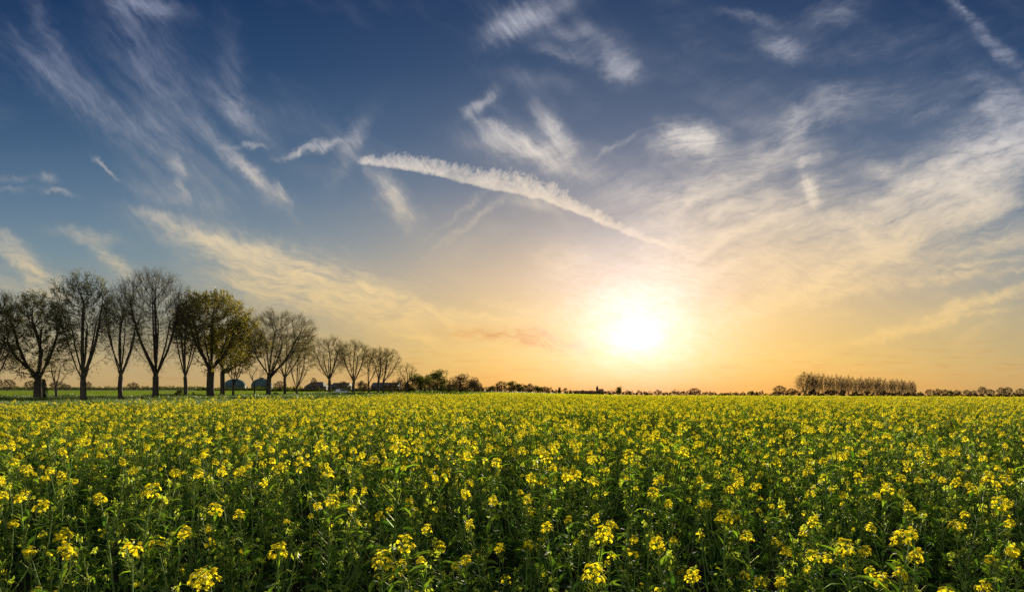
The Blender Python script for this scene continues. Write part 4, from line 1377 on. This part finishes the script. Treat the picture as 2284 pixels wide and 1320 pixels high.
M_rubber = solid('rubber', [(0, (.018, .018, .018)), (1, (.03, .03, .03))], 8, .85)
M_metal = solid('dull_metal', [(0, (.25, .25, .25)), (1, (.4, .39, .38))], 8, .4, .5, metal=.8)
M_lamp = solid('lamp_glass', [(0, (.5, .5, .48)), (1, (.7, .7, .66))], 8, .15, .7)


def lathe(mb, prof, n=40, mat_=0):
    a = np.linspace(0, 2 * math.pi, n, endpoint=False)
    V = np.concatenate([np.stack([np.cos(a) * r_, np.sin(a) * r_, np.full(n, z_)], 1) for r_, z_ in prof])
    Fc = []
    for j in range(len(prof) - 1):
        for i in range(n):
            k_ = (i + 1) % n
            Fc.append((j * n + i, j * n + k_, (j + 1) * n + k_, (j + 1) * n + i))
    mb.add(V, Fc, mat_)


def biodome(px, Yd, wpx, top_py, label, cap):
    x = xa(px, Yd); z = gz(x, Yd); m = Yd / F; R0 = wpx * m / 2; H = CAM_H + (HY - top_py) * m - z
    e = empty('biogas_dome', (x, Yd, z)); tag(e, label, 'dome', 'domes behind the oak row')
    wh = H * .42
    mb = MB(); lathe(mb, [(R0, 0), (R0, wh)], 48); lathe(mb, [(R0 + .12, wh - .1), (R0 + .12, wh + .15), (R0, wh + .15)], 48)
    for k in range(24):
        a_ = k * math.pi / 12
        mb.box((math.cos(a_) * (R0 + .05), math.sin(a_) * (R0 + .05), wh / 2), (.18, .12, wh), 0, a_)
    mb.obj('tank_wall', M_tank, e, smooth=False)
    mb = MB(); pr = []
    for k in range(13):
        t = k / 12 * math.pi / 2
        pr.append((R0 * math.cos(t) * .995 + .01, wh + .16 + (H - wh) * math.sin(t)))
    lathe(mb, pr, 48); mb.obj('dome_roof', M_dome, e, smooth=True)
    if cap:
        mb = MB(); lathe(mb, [(2.2, H - .5), (2.2, H + .7), (2.6, H + .7), (2.6, H + .9), (.01, H + 1.2)], 20)
        mb.tubes([(.5, 0, H + 1)], [(.5, 0, H + 2.2)], .12, .12, 6)
        mb.obj('vent_cap', M_dome, e)


biodome(524, 700, 46, 845, 'low rounded grey-green biogas dome, left of the two behind the oaks', False)
biodome(584, 690, 44, 844, 'grey-green biogas dome with a small vent cap on top, right of the two', True)


def shed(px0, px1, Yd, top_py, label, hip=True, doors=2, dep=16.0, mr=None):
    m = Yd / F; x0 = xa(px0, Yd); x1 = xa(px1, Yd); z = gz((x0 + x1) / 2, Yd); H = CAM_H + (HY - top_py) * m - z
    W = x1 - x0; cxm = (x0 + x1) / 2
    e = empty('farm_shed', (cxm, Yd, z)); tag(e, label, 'shed', 'farm sheds behind the oaks')
    eh = H * .52
    mb = MB(); mb.box((0, dep / 2, eh / 2), (W - .8, dep - .8, eh)); mb.obj('wall', M_wall, e)
    mb = MB(); ix = W * .22 if hip else 0.0
    V = [(-W / 2, 0, eh), (W / 2, 0, eh), (W / 2, dep, eh), (-W / 2, dep, eh), (-W / 2 + ix, dep / 2, H), (W / 2 - ix, dep / 2, H),
         (-W / 2, 0, eh - .2), (W / 2, 0, eh - .2), (W / 2, dep, eh - .2), (-W / 2, dep, eh - .2)]
    mb.add(V, [(0, 1, 5, 4), (2, 3, 4, 5), (6, 7, 1, 0), (7, 8, 2, 1), (8, 9, 3, 2), (9, 6, 0, 3)]); mb.add(V, [(1, 2, 5), (3, 0, 4)])
    mb.obj('roof', mr or M_roof, e)
    for k in range(doors):
        mb = MB(); mb.box((-W / 2 + W * (k + .5) / doors, .40 - .06, eh * .42), (W / doors * .4, .1, eh * .8)); mb.obj('door', M_dark, e)


shed(679, 722, 450, 851, 'broad hipped shed roof, leftmost of the sheds behind the oaks', True, 2)
shed(722, 738, 465, 856, 'small low shed joining the hipped shed to the long one', False, 1)
shed(737, 775, 440, 853, 'long ridge-roofed shed left of the fan-shaped oak', False, 3)
shed(826, 886, 420, 852.5, 'long grey-roofed shed behind the last oaks', False, 4)
M_rroof = solid('red_tiles', [(.35, (.20, .10, .065)), (.7, (.30, .16, .10))], 1.2, .8, .3, .2)
shed(1283, 1330, 690, 871, 'long low reddish barn on the horizon left of the golden tree', False, 4, mr=M_rroof)

Yd = 1150; x0 = xa(1332, Yd); z0 = gz(x0, Yd); m_ = Yd / F; Ht = CAM_H + (HY - 858) * m_ - z0
e = empty('church', (x0, Yd, z0)); tag(e, 'thin pointed church spire on the horizon left of the sun', 'church')
mb = MB(); mb.box((0, 0, Ht * .3), (4.2, 4.2, Ht * .6)); mb.obj('tower', M_wall, e)
mb = MB(); s_ = 2.4; zb = Ht * .6
mb.add([(-s_, -s_, zb), (s_, -s_, zb), (s_, s_, zb), (-s_, s_, zb), (0, 0, Ht)], [(0, 1, 4), (1, 2, 4), (2, 3, 4), (3, 0, 4)]); mb.obj('spire', M_dark, e)
mb = MB(); L_ = 9; V = [(3, -4, 0), (3 + L_, -4, 0), (3 + L_, 4, 0), (3, 4, 0), (3, -4, 7), (3 + L_, -4, 7), (3 + L_, 4, 7), (3, 4, 7), (3, 0, 11), (3 + L_, 0, 11)]
mb.add(V, [(0, 1, 5, 4), (2, 3, 7, 6), (4, 5, 9, 8), (6, 7, 8, 9)]); mb.add(V, [(1, 6, 5), (1, 2, 6), (5, 6, 9), (0, 4, 7), (0, 7, 3), (4, 8, 7)])
mb.obj('nave', M_rroof, e)

# white estate car, seen at an angle on the field road
Yd = 178; x0 = xa(763, Yd)
car = empty('parked_car', (x0, Yd, gz(x0, Yd) + .25), math.radians(62)); tag(car, 'small white car on the field road between two bare oaks', 'car')
mb = MB()
prof = [(-2.1, .35), (-2.15, .75), (-1.95, .98), (-1.85, 1.02), (-1.45, 1.46), (.25, 1.48), (.95, 1.02), (1.95, .86), (2.15, .62), (2.12, .32), (1.75, .28), (-1.8, .28)]
n_ = len(prof)
ins = [.0, .0, .02, .05, .14, .14, .05, .02, .0, .0, 0, 0]
V = [(a, -.85 + i_, b) for (a, b), i_ in zip(prof, ins)] + [(a, .85 - i_, b) for (a, b), i_ in zip(prof, ins)]
Fq = [(i, (i + 1) % n_, (i + 1) % n_ + n_, i + n_) for i in range(n_)]
mb.add(V, Fq); mb.add(V, [tuple(range(n_))[::-1]]); mb.add(V, [tuple(range(n_, 2 * n_))])
body = mb.obj('body', M_white, car)
for sgn in (-1, 1):
    mb = MB(); y_ = sgn * .845
    mb.add([(-1.7, y_, 1.03), (.75, y_, 1.03), (.2, sgn * .725, 1.40), (-1.38, sgn * .725, 1.40)], [(0, 1, 2, 3)]); mb.obj('side_window', M_glass, car)
    for wx in (-1.3, 1.3):
        mb = MB(); a = np.linspace(0, 2 * math.pi, 20, endpoint=False)
        for rad_, y0_, y1_ in ((.32, .70, .87),):
            V = np.concatenate([np.stack([wx + np.cos(a) * rad_, np.full(20, sgn * y0_), .32 + np.sin(a) * rad_], 1), np.stack([wx + np.cos(a) * rad_, np.full(20, sgn * y1_), .32 + np.sin(a) * rad_], 1)])
            mb.add(V, [(i, (i + 1) % 20, (i + 1) % 20 + 20, i + 20) for i in range(20)]); mb.add(V, [tuple(range(20, 40))])
        w_ = mb.obj('wheel', M_rubber, car)
        mb = MB(); V = np.stack([wx + np.cos(a) * .2, np.full(20, sgn * .875), .32 + np.sin(a) * .2], 1)
        mb.add(V, [tuple(range(20))]); mb.obj('rim', M_metal, w_)
    mb = MB(); mb.box((2.12, sgn * .6, .70), (.10, .32, .14)); mb.obj('headlight', M_lamp, car)
mb = MB(); mb.add([(.33, -.68, 1.44), (.33, .68, 1.44), (.93, .76, 1.06), (.93, -.76, 1.06)], [(0, 1, 2, 3)]); mb.obj('windscreen', M_glass, car)

Yd = 182; x0 = xa(877, Yd)
e = empty('marker_post', (x0, Yd, gz(x0, Yd))); tag(e, 'short white roadside marker post left of the copse', 'post')
mb = MB(); mb.add([(-.07, -.05, 0), (.07, -.05, 0), (.07, .05, 0), (-.07, .05, 0), (-.06, -.04, 1.05), (.06, -.04, 1.12), (.06, .04, 1.12), (-.06, .04, 1.05)],
                  [(0, 1, 5, 4), (1, 2, 6, 5), (2, 3, 7, 6), (3, 0, 4, 7), (4, 5, 6, 7)]); mb.obj('post_body', M_white, e)
mb = MB(); mb.box((0, 0, .88), (.15, .12, .16)); mb.obj('black_band', M_rubber, e)
